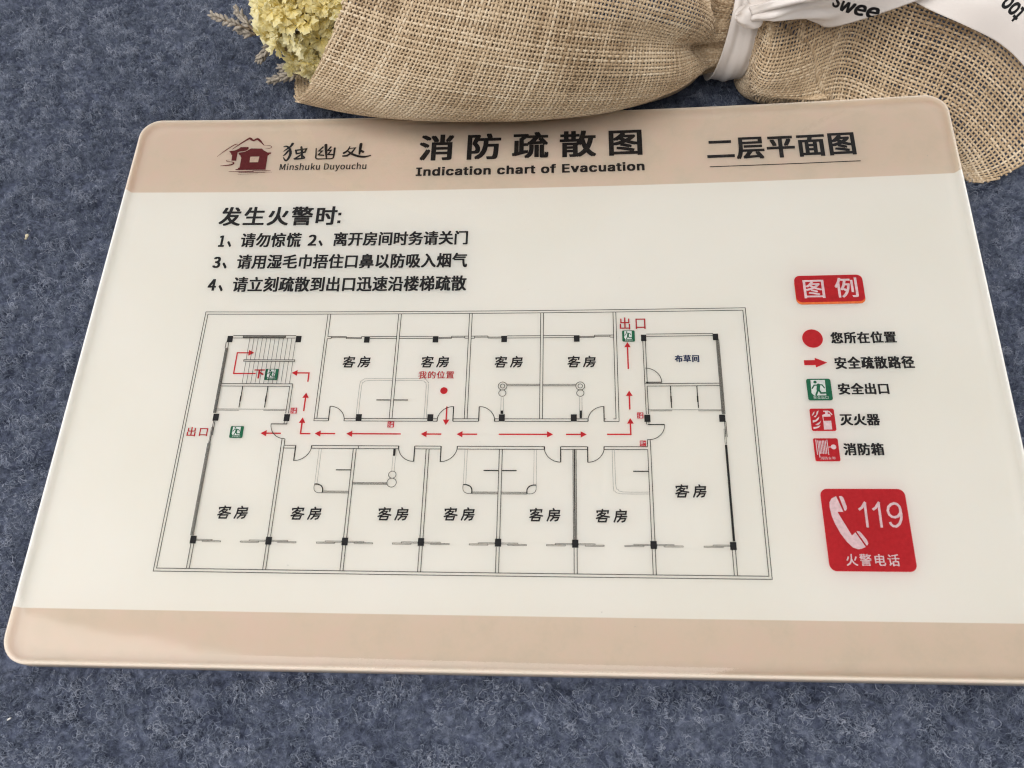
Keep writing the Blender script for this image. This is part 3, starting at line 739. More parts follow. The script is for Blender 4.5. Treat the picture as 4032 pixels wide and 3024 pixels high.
A.line(188.0, 126.1, 188.0, 127.15); A.line(188.75, 126.1, 188.75, 127.15); A.quad(188.3, 127.03, 193.55, 127.35); A.arc(188.5, 127.2, 5.05, 0, 88); A.line(187.9, 132.25, 188.95, 132.25)
A.line(212.05, 126.2, 212.05, 131.4); A.line(212.45, 126.2, 212.45, 131.4); A.line(211.68, 128.73, 211.68, 134.0, .13); A.line(212.1, 128.73, 212.1, 134.0, .13); A.line(211.68, 128.73, 212.1, 128.73, .13)
A.quad(211.55, 134.0, 212.25, 164.05)
# fittings in the rooms
for u0, u1 in ((102.05, 106.57), (107.65, 112.35)): A.quad(u0, 118.6, u1, 118.95)
A.quad(91.55, 142.47, 96.2, 142.82); A.quad(137.55, 142.35, 142.1, 142.7); A.quad(143.2, 142.35, 147.75, 142.7); A.quad(183.3, 142.4, 188.0, 142.75)
def grille(u0, u1, v0, v1):
    k = max(3, int(round((v1 - v0) / .2)))
    for v in np.linspace(v0, v1, k): A.line(u0, v, u1, v, .14)
grille(144.05, 154.5, 113.2, 113.8); grille(155.6, 166.1, 113.25, 113.85); grille(97.15, 107.9, 146.7, 147.25)
grille(88.3, 96.15, 149.55, 150.15); grille(134.3, 142.15, 149.45, 150.05); grille(143.15, 151.0, 149.45, 150.05)
for u, v, r in ((142.6, 113.85, 1.42), (142.6, 113.85, .72), (142.6, 116.35, 1.15), (167.5, 113.9, 1.42), (167.5, 113.9, .72), (167.5, 116.4, 1.15), (109.35, 144.1, 1.15), (109.35, 146.68, 1.45)): A.annulus(u, v, r, .19)
def petal(u, v, s):                           # rounded corner basin
    A.stroke([(u, v), (u, v + 1.3), (u + s * .35, v + 2.2), (u + s * 1.3, v + 2.75), (u + s * 2.75, v + 2.8)], .17, False, smooth=3)
    A.stroke([(u, v), (u + s * 1.1, v + .05), (u + s * 2.2, v + .55), (u + s * 2.75, v + 1.5), (u + s * 2.75, v + 2.8)], .36, False, smooth=3)
petal(85.4, 147.35, 1); petal(131.45, 147.15, 1); petal(153.8, 147.15, -1)
A.quad(109.0, 135.4, 109.72, 137.9); A.quad(142.22, 122.45, 143.05, 123.6); A.quad(167.2, 122.45, 167.95, 125.05)
plan = A.done('floor_plan', LINE, sign)
A = Art(.045)
def pair(u0, u1, v0, v1):
    A.line(u0, v0, u0, v1, .13); A.line(u1, v0, u1, v1, .13)
pair(85.3, 86.05, 135.45, 147.2); pair(131.45, 132.2, 135.45, 147.0); pair(153.03, 153.82, 135.45, 147.05); pair(108.95, 109.75, 137.95, 142.9)
pair(142.23, 143.04, 117.55, 122.4); pair(167.23, 168.03, 117.6, 122.4)
A.stroke([(95.9, 123.5), (95.95, 113.3), (96.4, 111.8), (97.2, 111.1), (98.4, 110.9), (106.5, 110.9)], .14, False, smooth=2); A.stroke([(96.6, 123.5), (96.65, 113.6), (97.2, 112.2), (98.9, 111.56), (106.5, 111.56)], .14, False, smooth=2)
A.stroke([(107.7, 110.9), (116.3, 110.93), (117.7, 111.4), (118.4, 112.3), (118.55, 113.3), (118.55, 125.0)], .14, False, smooth=2); A.stroke([(107.7, 111.56), (115.9, 111.58), (117.2, 112.2), (117.8, 113.6), (117.8, 125.0)], .14, False, smooth=2)
A.stroke([(177.15, 135.45), (177.2, 147.3), (177.7, 148.7), (179.3, 149.55), (187.9, 149.55)], .14, False, smooth=2); A.stroke([(177.9, 135.45), (177.95, 146.7), (178.6, 148.2), (180.1, 148.98), (187.9, 148.98)], .14, False, smooth=2)
A.done('pale_partitions', GREYL, plan)
def block(u0, v0, u1, v1):
    a = Art(.11); a.quad(u0, v0, u1, v1); a.done('column_mark', BLACK, plan)
for u, v in ((49.3, 95.08), (72.65, 95.05)): block(u, v, u + 1.85, v + 2.4)
for u in (95.8, 118.85, 141.7, 165.6): block(u, 95.25, u + 1.85, 97.62)
for u, v in ((49.45, 123.68), (72.6, 123.66), (95.88, 123.56), (118.9, 123.52), (141.7, 123.52), (164.45, 123.52), (187.45, 123.67), (210.6, 123.72)): block(u, v, u + 1.88, v + 2.44)
block(187.5, 95.25, 189.2, 97.65); block(210.65, 95.2, 212.4, 97.6)
for u, v in ((49.5, 163.98), (72.6, 164.0), (95.75, 163.95), (118.7, 163.82), (141.75, 163.77), (164.63, 163.82), (187.65, 163.98), (210.75, 164.05)): block(u, v, u + 1.86, v + 2.4)

# the room names, drawn in a rounded marker hand
KE = [[(.47, .02), (.52, .14)], [(.06, .25), (.05, .15), (.93, .12), (.90, .30)], [(.44, .24), (.08, .52)], [(.34, .33), (.72, .32), (.50, .55), (.0, .74)], [(.28, .43), (.60, .56), (1.0, .62)], [(.20, .76), (.14, 1.0), (.72, 1.0), (.80, .74), (.20, .76)]]
FANG = [[(.50, .02), (.56, .13)], [(.22, .19), (.98, .17), (.95, .38), (.22, .38)], [(.22, .19), (.18, .60), (.02, 1.0)], [(.58, .44), (.60, .54)], [(.27, .60), (1.0, .57)], [(.52, .60), (.46, .80), (.28, 1.0)], [(.48, .76), (.92, .73), (.82, .94), (.64, 1.0)]]
for u, v in ((89.75, 102.65), (115.8, 102.65), (140.0, 102.75), (163.7, 102.8), (56.65, 154.35), (79.35, 154.4), (106.05, 154.3), (126.2, 154.15), (152.05, 154.15), (172.0, 154.3), (195.95, 146.45)):
    a = Art(); du = 4.95 if v < 140 else 5.15; w = 3.75
    for j, G_ in enumerate((KE, FANG)):
        for st in G_: a.stroke([(u + j * du + p * w, v + .15 + q * 3.8) for p, q in st], .49, True)
    a.done('room_name_text', BLACK, sign)
A = Art(); row(A, '布草间', 198.15, 102.9, 205.8, 105.4, 2.3, .12); A.done('linen_room_text', NAVY, sign)

# evacuation arrows
def arrow(P, w=.46, hl=1.9, hw=1.06):
    a = Art(.13); P = [np.array(p, float) for p in P]
    d = P[-1] - P[-2]; d = d / np.linalg.norm(d); n = np.array([-d[1], d[0]]); b = P[-1] - d * hl
    a.stroke(P[:-1] + [b], w, False); a.poly([P[-1], b + n * hw, b - n * hw]); a.done('route_arrow', RED, sign)
arrow([(61.0, 109.17), (53.6, 109.17), (53.6, 101.48), (59.35, 101.48)], .42)
arrow([(78.75, 112.1), (78.75, 108.9), (72.95, 108.9)]); arrow([(78.72, 122.6), (78.72, 116.0)]); arrow([(81.9, 130.4), (78.7, 130.4), (78.7, 124.8)])
for a_, b_ in ((72.4, 65.8), (89.85, 83.25), (110.8, 93.4), (123.7, 117.15), (135.05, 128.5), (141.85, 158.9), (162.9, 169.4)): arrow([(a_, 130.33), (b_, 130.33)])
arrow([(124.95, 120.8), (124.95, 127.25)]); arrow([(175.7, 130.3), (183.05, 130.3), (183.05, 124.8)]); arrow([(183.02, 121.9), (183.02, 115.3)]); arrow([(183.0, 107.7), (183.0, 97.95)])
A = Art(.13); A.disc(123.65, 115.23, 1.2); A.done('location_dot', RED, sign)
A = Art(.10); row(A, '我的位置', 115.1, 108.35, 126.55, 110.9, 2.45, .05); A.done('my_location_text', RED, sign)
A = Art(.10); row(A, '出口', 41.85, 128.55, 48.75, 131.6, 2.95, .06); A.done('exit_text', RED, sign)
A = Art(.10); row(A, '出口', 180.65, 88.95, 189.3, 93.25, 3.55, .05); A.done('exit_text', RED, sign)
A = Art(.13); char(A, '下', 60.4, 107.65, 3.5, 3.3, .14, True); A.done('down_text', RED, sign)

# ------------------------------------------------------------------ pictograms (drawn once in the legend, repeated small on the plan)
EX = (238.5, 111.68, 246.0, 119.08)           # legend cells the outlines below were measured in
FX = (238.4, 121.86, 245.8, 129.3)
HX = (238.35, 131.69, 245.75, 139.1)
def mapper(src, dst):
    sx = (dst[2] - dst[0]) / (src[2] - src[0]); sy = (dst[3] - dst[1]) / (src[3] - src[1])
    f = lambda P: [(dst[0] + (p[0] - src[0]) * sx, dst[1] + (p[1] - src[1]) * sy) for p in P]
    return f, (sx + sy) / 2
def exit_icon(dst):
    f, k = mapper(EX, dst)
    a = Art(.14); a.fill_rrect(*dst, .75 * k); pl = a.done('exit_icon', GREEN, sign)
    a = Art(.17); a.poly(f(ART['door'])); row(a, '安全出口', *f([(240.1, 117.65)])[0], *f([(244.7, 118.6)])[0], .95 * k); a.done('doorway_mark', MINTW, pl)
    a = Art(.20)
    h = f(ART['head'])[0]; a.disc(h[0], h[1], .5 * k)
    for n, w in (('arm1', .42), ('arm2', .40), ('torso', 1.05), ('leg1', .56), ('leg2', .56)): a.stroke(f(ART[n]), w * k)
    a.done('running_figure', GREEN, pl)
def extinguisher_icon(dst):
    f, k = mapper(FX, dst)
    a = Art(.14); a.fill_rrect(*dst, .6 * k); pl = a.done('extinguisher_icon', RED, sign)
    a = Art(.17); a.poly(f(ART['bottle'])); a.stroke(f(ART['neck']), .75 * k, False); a.stroke(f(ART['handle']), .34 * k, False); a.stroke(f(ART['noz']), .38 * k, False)
    for i in range(1, 6): a.poly(f(ART['fl%d' % i]))
    b = a.done('extinguisher_figure', PINKW, pl)
    a = Art(.20); a.poly(f(ART['bband'])); a.done('bottle_label', RED, pl)
def hose_icon(dst):
    f, k = mapper(HX, dst)
    a = Art(.14); a.fill_rrect(*dst, .5 * k); pl = a.done('hose_reel_icon', RED, sign)
    a = Art(.17)
    for i in range(8): a.stroke(f(ART['hose%d' % i]), .25 * k)
    a.stroke(f(ART['reelbar']), .22 * k, False); c, e = f(ART['reel']); a.disc(c[0], c[1], .78 * k)
    row(a, '消防水带', *f([(239.9, 137.7)])[0], *f([(244.3, 138.6)])[0], .92 * k); a.done('hose_figure', PINKW, pl)
    a = Art(.20)
    for p in f(ART['reeld']): a.disc(p[0], p[1], .22 * k, n=10)
    a.done('reel_holes', RED, pl)
exit_icon(EX)
for d in ((64.15, 107.45, 68.55, 111.55), (55.85, 127.95, 60.15, 132.05), (181.4, 93.65, 185.5, 97.8)): exit_icon(d)
extinguisher_icon(FX)
for d in ((74.45, 121.4, 76.5, 123.45), (106.3, 126.1, 108.4, 128.15), (185.2, 122.9, 187.2, 124.95)): extinguisher_icon(d)
hose_icon(HX); hose_icon((185.72, 132.35, 187.6, 134.23))

# ------------------------------------------------------------------ legend
A = Art(.08); A.fill_rrect(238.62, 75.2, 260.75, 84.9, 1.9); lb = A.done('legend_box_rim', ORANGE, sign)
A = Art(.14); A.fill_rrect(238.72, 74.05, 260.72, 84.1, 1.9); lr = A.done('legend_box', RED, sign)
A = Art(.18); char(A, '图', 241.4, 75.75, 6.7, 6.9, .13); char(A, '例', 251.9, 75.5, 6.8, 7.15, .13); A.done('legend_heading_text', PINKW, lr)
A = Art(.14); A.disc(242.2, 97.45, 3.22, 3.30, 48); A.done('location_dot', RED, sign)
A = Art(.14); A.poly([(238.6, 105.17), (242.05, 105.15), (242.05, 104.35), (245.8, 106.08), (242.1, 107.75), (242.05, 106.9), (238.6, 106.9)]); A.done('legend_arrow', RED, sign)
for s_, a_, b_, c_, d_ in (('您所在位置', 248.1, 95.4, 268.2, 99.4), ('安全疏散路径', 248.15, 104.25, 272.3, 108.4), ('安全出口', 248.05, 113.4, 263.6, 117.2), ('灭火器', 247.4, 123.75, 259.0, 127.5), ('消防箱', 247.3, 133.4, 258.95, 137.2)):
    A = Art(); row(A, s_, a_, b_, c_, d_, 3.55, .16); A.done('legend_caption_text', BLACK, sign)
A = Art(.14); A.fill_rrect(238.5, 147.75, 263.05, 172.35, 2.1); pb = A.done('phone_box', RED, sign)
A = Art(.18)
for k in ('handset', 'ear', 'mouth'): A.poly(ART[k])
A.done('telephone_handset', PINKW, pb)
A = Art(.18)
for k in ('n1a', 'n1b', 'n2a', 'n2b'): A.stroke(ART[k], .72, False)
A.stroke(ART['n9a'], .72, False, closed=True); A.stroke(ART['n9b'], .72, False); A.done('number_text', PINKW, pb)
A = Art(.18); row(A, '火警电话', 243.55, 167.45, 258.3, 170.75, 3.0, .05); A.done('phone_caption_text', PINKW, pb)

# small flecks in the print
for u, v, r in ((173.0, 184.8, .15), (182.3, 188.7, .11), (80.4, 172.5, .15), (136.0, 132.9, .11), (181.3, 73.4, .11), (150.3, 77.4, .10), (289.2, 27.0, .14), (97.4, 156.0, .12)):
    A = Art(.06); A.disc(u, v, r, r * .8, n=10); A.done('print_fleck', GREYL, sign)
# ------------------------------------------------------------------ bouquet in burlap
bouquet = empty('dried_flower_bouquet', (-.01, .13, 0), 'dried yellow flower bouquet wrapped in tan burlap and tied with a printed cream satin ribbon', 'bouquet')


def mmw(P):
    P = np.asarray(P, float)
    return np.stack([P[..., 0] / 1000 - .15, .1 - P[..., 1] / 1000, P[..., 2] / 1000], -1)


def outward(G):
    N = normals(G); c = G.mean(axis=1, keepdims=True)
    return N * np.sign(((G - c) * N).sum(2).mean())


def bil(G, a, t):
    ns, nt = G.shape[:2]
    x = np.clip(a, 0, 1) * (ns - 1); y = np.clip(t, 0, 1) * (nt - 1)
    i = np.minimum(x.astype(int), ns - 2); j = np.minimum(y.astype(int), nt - 2); f = (x - i)[:, None]; g = (y - j)[:, None]
    return (G[i, j] * (1 - f) + G[i + 1, j] * f) * (1 - g) + (G[i, j + 1] * (1 - f) + G[i + 1, j + 1] * f) * g


def weave(name, G, Ls, Lt, pitch, rot, mat, parent, offset=0.0, amax=1.0, width=.405, thick=.20, seed=3, label=None, edge=None, ref=.38):
    """real over-under cloth: every thread is a flattened tube on surface G (Ls x Lt mm when unrolled)"""
    r = np.random.default_rng(seed)
    N = outward(G); c_, s_ = math.cos(rot), math.sin(rot)
    diag = math.hypot(Ls, Lt.max()); K = int(diag / pitch) + 2
    VV = []; FF = []; TT = []; base = 0
    sub = 2
    q = np.arange(-K * sub, K * sub + 1) * pitch / sub
    for st in (0, 1):
        for j in range(-K, K + 1):
            ph = r.random() * 6; lat = .09 * pitch * np.sin(q * .021 * (1 + .3 * r.random()) * 6 + ph) * r.random() + r.normal(0, .04) * pitch
            if st == 0: p_, q_ = q, j * pitch + lat
            else: p_, q_ = j * pitch + lat, q
            x = c_ * p_ - s_ * q_; y = s_ * p_ + c_ * q_
            x, y = np.broadcast_arrays(x, y)
            tt = ref + y / np.median(Lt)      # threads crowd together where the cloth is gathered
            ok = (x >= r.uniform(-.4, .5)) & (x <= Ls * amax + r.uniform(-.6, .5)) & (tt >= 0) & (tt <= 1)
            if edge is not None: ok &= edge(x / Ls, tt)
            if ok.sum() < 4: continue
            idx = np.where(ok)[0]
            for run in np.split(idx, np.where(np.diff(idx) > 1)[0] + 1):
                if len(run) < 4: continue
                a = x[run] / Ls; t = tt[run]
                P = bil(G, a, t); n = bil(N, a, t); n /= np.linalg.norm(n, axis=1, keepdims=True) + 1e-9
                k = run - K * sub
                w = np.cos(np.pi * (k / sub + j)) * (1 if st == 0 else -1)
                P = P + n * (offset + .23 * w)[:, None]
                T = np.gradient(P, axis=0); T /= np.linalg.norm(T, axis=1, keepdims=True) + 1e-9
                B = np.cross(n, T); B /= np.linalg.norm(B, axis=1, keepdims=True) + 1e-9
                wd = width * (1 + .22 * np.sin(q[run] * .35 + ph * 3) * r.random()) * r.uniform(.78, 1.15)
                m = len(run); V = np.zeros((m, 6, 3))
                for e in range(6):
                    an = e * math.pi / 3
                    V[:, e] = P + B * (math.cos(an) * wd)[:, None] + n * (math.sin(an) * thick)
                VV.append(V.reshape(-1, 3))
                ton = np.clip(r.normal(.5, .085) + .12 * np.sin(q[run] * .13 + ph) + r.normal(0, .05, m), 0, 1)
                TT.append(np.repeat(ton, 6))
                i = np.arange(m - 1)[:, None] * 6 + np.arange(6)[None]; i2 = np.arange(m - 1)[:, None] * 6 + (np.arange(6)[None] + 1) % 6
                F = np.stack([i, i2, i2 + 6, i + 6], -1).reshape(-1, 4) + base
                FF.append(F); base += m * 6
    return mesh_np(name, mmw(np.concatenate(VV)), np.concatenate(FF), mat, parent, smooth=True, attrs={'tone': np.concatenate(TT)}, label=label)


def jute(name, c0, c1, c2):
    t = NT(name); b = t.b
    at = t.n('ShaderNodeAttribute', attribute_name='tone')
    tc = t.n('ShaderNodeTexCoord'); ns = t.n('ShaderNodeTexNoise', i_Scale=1500.0, i_Detail=3.0); t.l(tc.outputs['Object'], ns.inputs['Vector'])
    m = t.n('ShaderNodeMath', operation='MULTIPLY_ADD'); t.l(ns.outputs['Fac'], m.inputs[0]); m.inputs[1].default_value = .5
    n2 = t.n('ShaderNodeTexNoise', i_Scale=34.0, i_Detail=3.0); t.l(tc.outputs['Object'], n2.inputs['Vector'])
    s0 = t.n('ShaderNodeMath', operation='MULTIPLY_ADD'); t.l(n2.outputs['Fac'], s0.inputs[0]); s0.inputs[1].default_value = .95; t.l(at.outputs['Fac'], s0.inputs[2])
    s = t.n('ShaderNodeMath', operation='SUBTRACT'); t.l(s0.outputs[0], s.inputs[0]); s.inputs[1].default_value = .74; t.l(s.outputs[0], m.inputs[2])
    t.l(t.ramp(m.outputs[0], [(0.08, c0), (0.5, c1), (0.92, c2)]), b.inputs['Base Color'])
    b.inputs['Roughness'].default_value = .62; b.inputs['Specular IOR Level'].default_value = .3
    b.inputs['Sheen Weight'].default_value = .15
    return t.m


JUTE = jute('jute_thread', (.30, .20, .11), (.56, .425, .275), (.76, .64, .475))
JUTEL = jute('jute_lining_thread', (.33, .23, .135), (.50, .375, .235), (.66, .54, .38))
GLo = left_lobe(); GSk = skirt()
weave('burlap_wrap', GLo, *lengths(GLo), 1.40, math.radians(-9), JUTE, bouquet, seed=3)
weave('burlap_lining', GLo, *lengths(GLo), 1.40, math.radians(-2), JUTEL, bouquet, offset=-1.2, seed=4, width=.46, edge=lambda a, t: a < .575 - .10 * (t - .45))
weave('burlap_skirt', GSk, *lengths(GSk, .25), 1.42, math.radians(-14), JUTE, bouquet, seed=5, ref=.25)

# satin ribbon
def satin():
    t = NT('cream_satin'); b = t.b
    b.inputs['Base Color'].default_value = (.87, .82, .78, 1); b.inputs['Roughness'].default_value = .33
    b.inputs['Anisotropic'].default_value = .5
    b.inputs['Sheen Weight'].default_value = .25
    tc = t.n('ShaderNodeTexCoord'); wv = t.n('ShaderNodeTexWave', i_Scale=900.0, i_Distortion=1.0); t.l(tc.outputs['UV'], wv.inputs['Vector'])
    ns = t.n('ShaderNodeTexNoise', i_Scale=1800.0); t.l(tc.outputs['Object'], ns.inputs['Vector'])
    bp = t.n('ShaderNodeBump', i_Strength=.25, i_Distance=.0002); t.l(ns.outputs['Fac'], bp.inputs['Height']); t.l(bp.outputs[0], b.inputs['Normal'])
    tr = t.n('ShaderNodeBsdfTranslucent'); tr.inputs['Color'].default_value = (.8, .72, .66, 1)
    mx = t.n('ShaderNodeMixShader'); mx.inputs[0].default_value = .22
    t.l(b.outputs[0], mx.inputs[1]); t.l(tr.outputs[0], mx.inputs[2]); t.l(mx.outputs[0], t.out.inputs['Surface'])
    return t.m


SATIN = satin()
def grid_mesh(name, G, mat, parent, th=.25, label=None):
    """G (a,b,3) mm -> thin double-sided cloth with real thickness"""
    N = normals(G); a, b = G.shape[:2]
    V = np.concatenate([(G + N * th / 2).reshape(-1, 3), (G - N * th / 2).reshape(-1, 3)]); n = a * b
    F = []
    for i in range(a - 1):
        for j in range(b - 1):
            q = (i * b + j, (i + 1) * b + j, (i + 1) * b + j + 1, i * b + j + 1); F.append(q); F.append(tuple(x + n for x in reversed(q)))
    for i in range(a - 1):
        for j in (0, b - 1): q = (i * b + j, (i + 1) * b + j, (i + 1) * b + j + n, i * b + j + n); F.append(q if j else tuple(reversed(q)))
    for j in range(b - 1):
        for i in (0, a - 1): q = (i * b + j, i * b + j + 1, i * b + j + 1 + n, i * b + j + n); F.append(q)
    return mesh_np(name, mmw(V), F, mat, parent, smooth=True, label=label)


def patch(rows, na, nb):
    G = catmull(np.array(rows, float), na)
    return np.swapaxes(catmull(np.swapaxes(G, 0, 1), nb), 0, 1)


LB = [[224.8, -4.0, 45], [232.4, -2.6, 48], [240.4, -6.3, 45], [247.7, -8.6, 41], [253.9, -10.0, 38], [265.7, -12.0, 40], [279.8, -15.5, 43], [292.9, -19.0, 46]]

LM = [[223.8, -3.6, 49], [230.7, -.2, 54], [238.4, -2.4, 54], [245.9, -5.8, 52], [252.8, -9.3, 50], [264.0, -14.0, 51], [278.0, -19.9, 52], [291.9, -24.6, 53]]
LU = [[223.3, -7.8, 50], [229.9, -4.8, 56], [237.8, -7.1, 58], [245.6, -10.5, 58], [253.8, -14.0, 57], [265.9, -21.2, 56], [280.5, -28.4, 56], [295.1, -34.5, 56]]
LX = [[222.8, -12, 50], [228.9, -14, 57], [236.5, -18, 60], [244.5, -22, 60], [253, -26, 59], [265.5, -33, 57], [281, -40, 56], [297, -47, 55]]
Gl = patch([LB, LM, LU, LX], 60, 110)
aa = np.linspace(0, 1, 60)[:, None]; bb = np.linspace(0, 1, 110)[None]
fold = (2.2 * np.sin(2 * np.pi * (3.4 * aa + .55 * bb) + .4) + .9 * np.sin(2 * np.pi * (7.1 * aa - .6 * bb))) * np.clip(1 - bb * 1.6, 0, 1) ** .8 * np.clip(bb * 8, .25, 1)
Gl = Gl + normals(Gl) * fold[..., None] * -1
rb = grid_mesh('ribbon_loop', Gl, SATIN, bouquet)
TL = [[273.3, -26.3, 41.6], [280.4, -21.4, 40.8], [287.7, -16.7, 39.6], [299.9, -10.0, 38.2], [311.5, -5.3, 35.0], [320.2, .6, 31.0], [327.7, 10.0, 26]]
TU = [[286.3, -42.6, 51], [291.0, -35.4, 51], [297.3, -28.3, 51], [308.0, -19.5, 51], [318.4, -12.1, 49], [326.5, -3.8, 45], [335.7, 4.6, 39]]
Gt = patch([TL, (np.array(TL) * .6 + np.array(TU) * .4 + [0, 0, 1.6]).tolist(), TU], 40, 90)
a2 = np.linspace(0, 1, 40)[:, None]; b2 = np.linspace(0, 1, 90)[None]
Gt = Gt + normals(Gt) * (.35 * np.sin(9 * b2 + 2 * a2))[..., None]
rt = grid_mesh('ribbon_tail', Gt, SATIN, bouquet)
# band round the waist
th = np.radians(np.linspace(-60, 300, 120)); ub = np.linspace(-1, 1, 26)
Gb = np.zeros((120, 26, 3))
for i, t_ in enumerate(th):
    w_ = 3.4 + 2.6 * max(0, math.cos((t_ - 1.1) * .8))
    rr = 1.2 + .45 * np.sin(ub * 4.5 + 1.2 * math.sin(t_ * 2)) + .14 * np.sin(ub * 11 + t_)
    Gb[i, :, 0] = 222.3 + ub * w_ + 1.6 * (1 - math.cos(t_))
    Gb[i, :, 1] = -28.5 + (18.2 + rr) * math.sin(t_)
    Gb[i, :, 2] = np.maximum(.8, 4.0 + 20.5 - (20.5 + rr) * math.cos(t_))
grid_mesh('ribbon_band', Gb, SATIN, bouquet)
# knot: a lump of cloth with creases
n1, n2 = 40, 48
Gk = np.zeros((n1, n2, 3))
for i, p in enumerate(np.linspace(.02, math.pi - .02, n1)):
    for j, q_ in enumerate(np.linspace(0, 2 * math.pi, n2)):
        rr = 1 + .10 * math.sin(2 * q_ + 3 * p) + .05 * math.sin(5 * q_ - 2 * p)
        d = np.array([math.cos(p) * 4.6, math.sin(p) * math.cos(q_) * 4.3, math.sin(p) * math.sin(q_) * 4.3]) * rr
        Gk[i, j] = [224.6, -7.5, 45.5] + d
V = mmw(Gk.reshape(-1, 3)); F = [(i * n2 + j, (i + 1) * n2 + j, (i + 1) * n2 + j + 1, i * n2 + j + 1) for i in range(n1 - 1) for j in range(n2 - 1)]
mesh_np('ribbon_knot', V, F, SATIN, bouquet, smooth=True)

# printed lettering on the ribbon: glyph outlines laid into the cloth grid
def refine(V, F, n):
    """split every triangle in four, n times, so print can follow curved cloth"""
    V = np.asarray(V, float); T = np.array([t for f in F for t in [(f[0], f[i], f[i + 1]) for i in range(1, len(f) - 1)]])
    for _ in range(n):
        A, B, C = V[T[:, 0]], V[T[:, 1]], V[T[:, 2]]; m = len(T)
        V = np.concatenate([A, B, C, (A + B) / 2, (B + C) / 2, (C + A) / 2]); k = np.arange(m)
        T = np.concatenate([np.stack(q, 1) for q in ((k, k + 3 * m, k + 5 * m), (k + 3 * m, k + m, k + 4 * m), (k + 5 * m, k + 4 * m, k + 2 * m), (k + 3 * m, k + 4 * m, k + 5 * m))])
    return V, [tuple(int(i) for i in t) for t in T]


def on_cloth(name, G, key, A_, B_, parent, shear=.25, off=.22, bold=.0):
    """font space -> (a,b) cloth parameters: a = A0 + A1*x + A2*y, b = B0 + B1*x + B2*y"""
    V, F = refine(*GL[key], 3); x = V[:, 0] + shear * V[:, 1]; y = V[:, 1]
    N = normals(G); N = N * np.sign(N[..., 2].mean())
    VV = []; FF = []; n = 0
    for k, (dx, dy) in enumerate([(0, 0)] + ([(bold, bold), (-bold, bold), (bold, -bold), (-bold, -bold)] if bold else [])):
        a = A_[0] + A_[1] * (x + dx) + A_[2] * (y + dy); b = B_[0] + B_[1] * (x + dx) + B_[2] * (y + dy)
        ok = (a > 0.0) & (a < 1) & (b > 0) & (b < 1)
        P = bil(G, a, b) + bil(N, a, b) * (off + .01 * k)
        VV.append(P); FF += [tuple(i + n for i in f) for f in F if all(ok[i] for i in f)]; n += len(P)
    return mesh_np(name, mmw(np.concatenate(VV)), FF, BLACK, parent)


on_cloth('printed_lettering', Gl, 'Swee', (.305, -.138, .20), (.53, .090, .0), rb, shear=.3, bold=.03)
on_cloth('printed_lettering', Gt, 'too', (.71, .05, -.39), (.675, -.066, 0), rt, shear=.25, bold=.03)

# ------------------------------------------------------------------ flowers
def petal_mat():
    t = NT('papery_yellow_petal'); b = t.b
    at = t.n('ShaderNodeAttribute', attribute_name='tone')
    oi = t.n('ShaderNodeObjectInfo'); ad = t.n('ShaderNodeMath', operation='MULTIPLY_ADD'); t.l(oi.outputs['Random'], ad.inputs[0]); ad.inputs[1].default_value = .35; t.l(at.outputs['Fac'], ad.inputs[2])
    col = t.ramp(ad.outputs[0], [(0.08, (.66, .47, .14)), (0.28, (.93, .77, .26)), (0.6, (.96, .85, .43)), (1.0, (.96, .91, .62))])
    t.l(col, b.inputs['Base Color']); b.inputs['Roughness'].default_value = .6; b.inputs['Specular IOR Level'].default_value = .25
    tr = t.n('ShaderNodeBsdfTranslucent'); t.l(col, tr.inputs['Color'])
    mx = t.n('ShaderNodeMixShader'); mx.inputs[0].default_value = .48; t.l(b.outputs[0], mx.inputs[1]); t.l(tr.outputs[0], mx.inputs[2]); t.l(mx.outputs[0], t.out.inputs['Surface'])
    return t.m


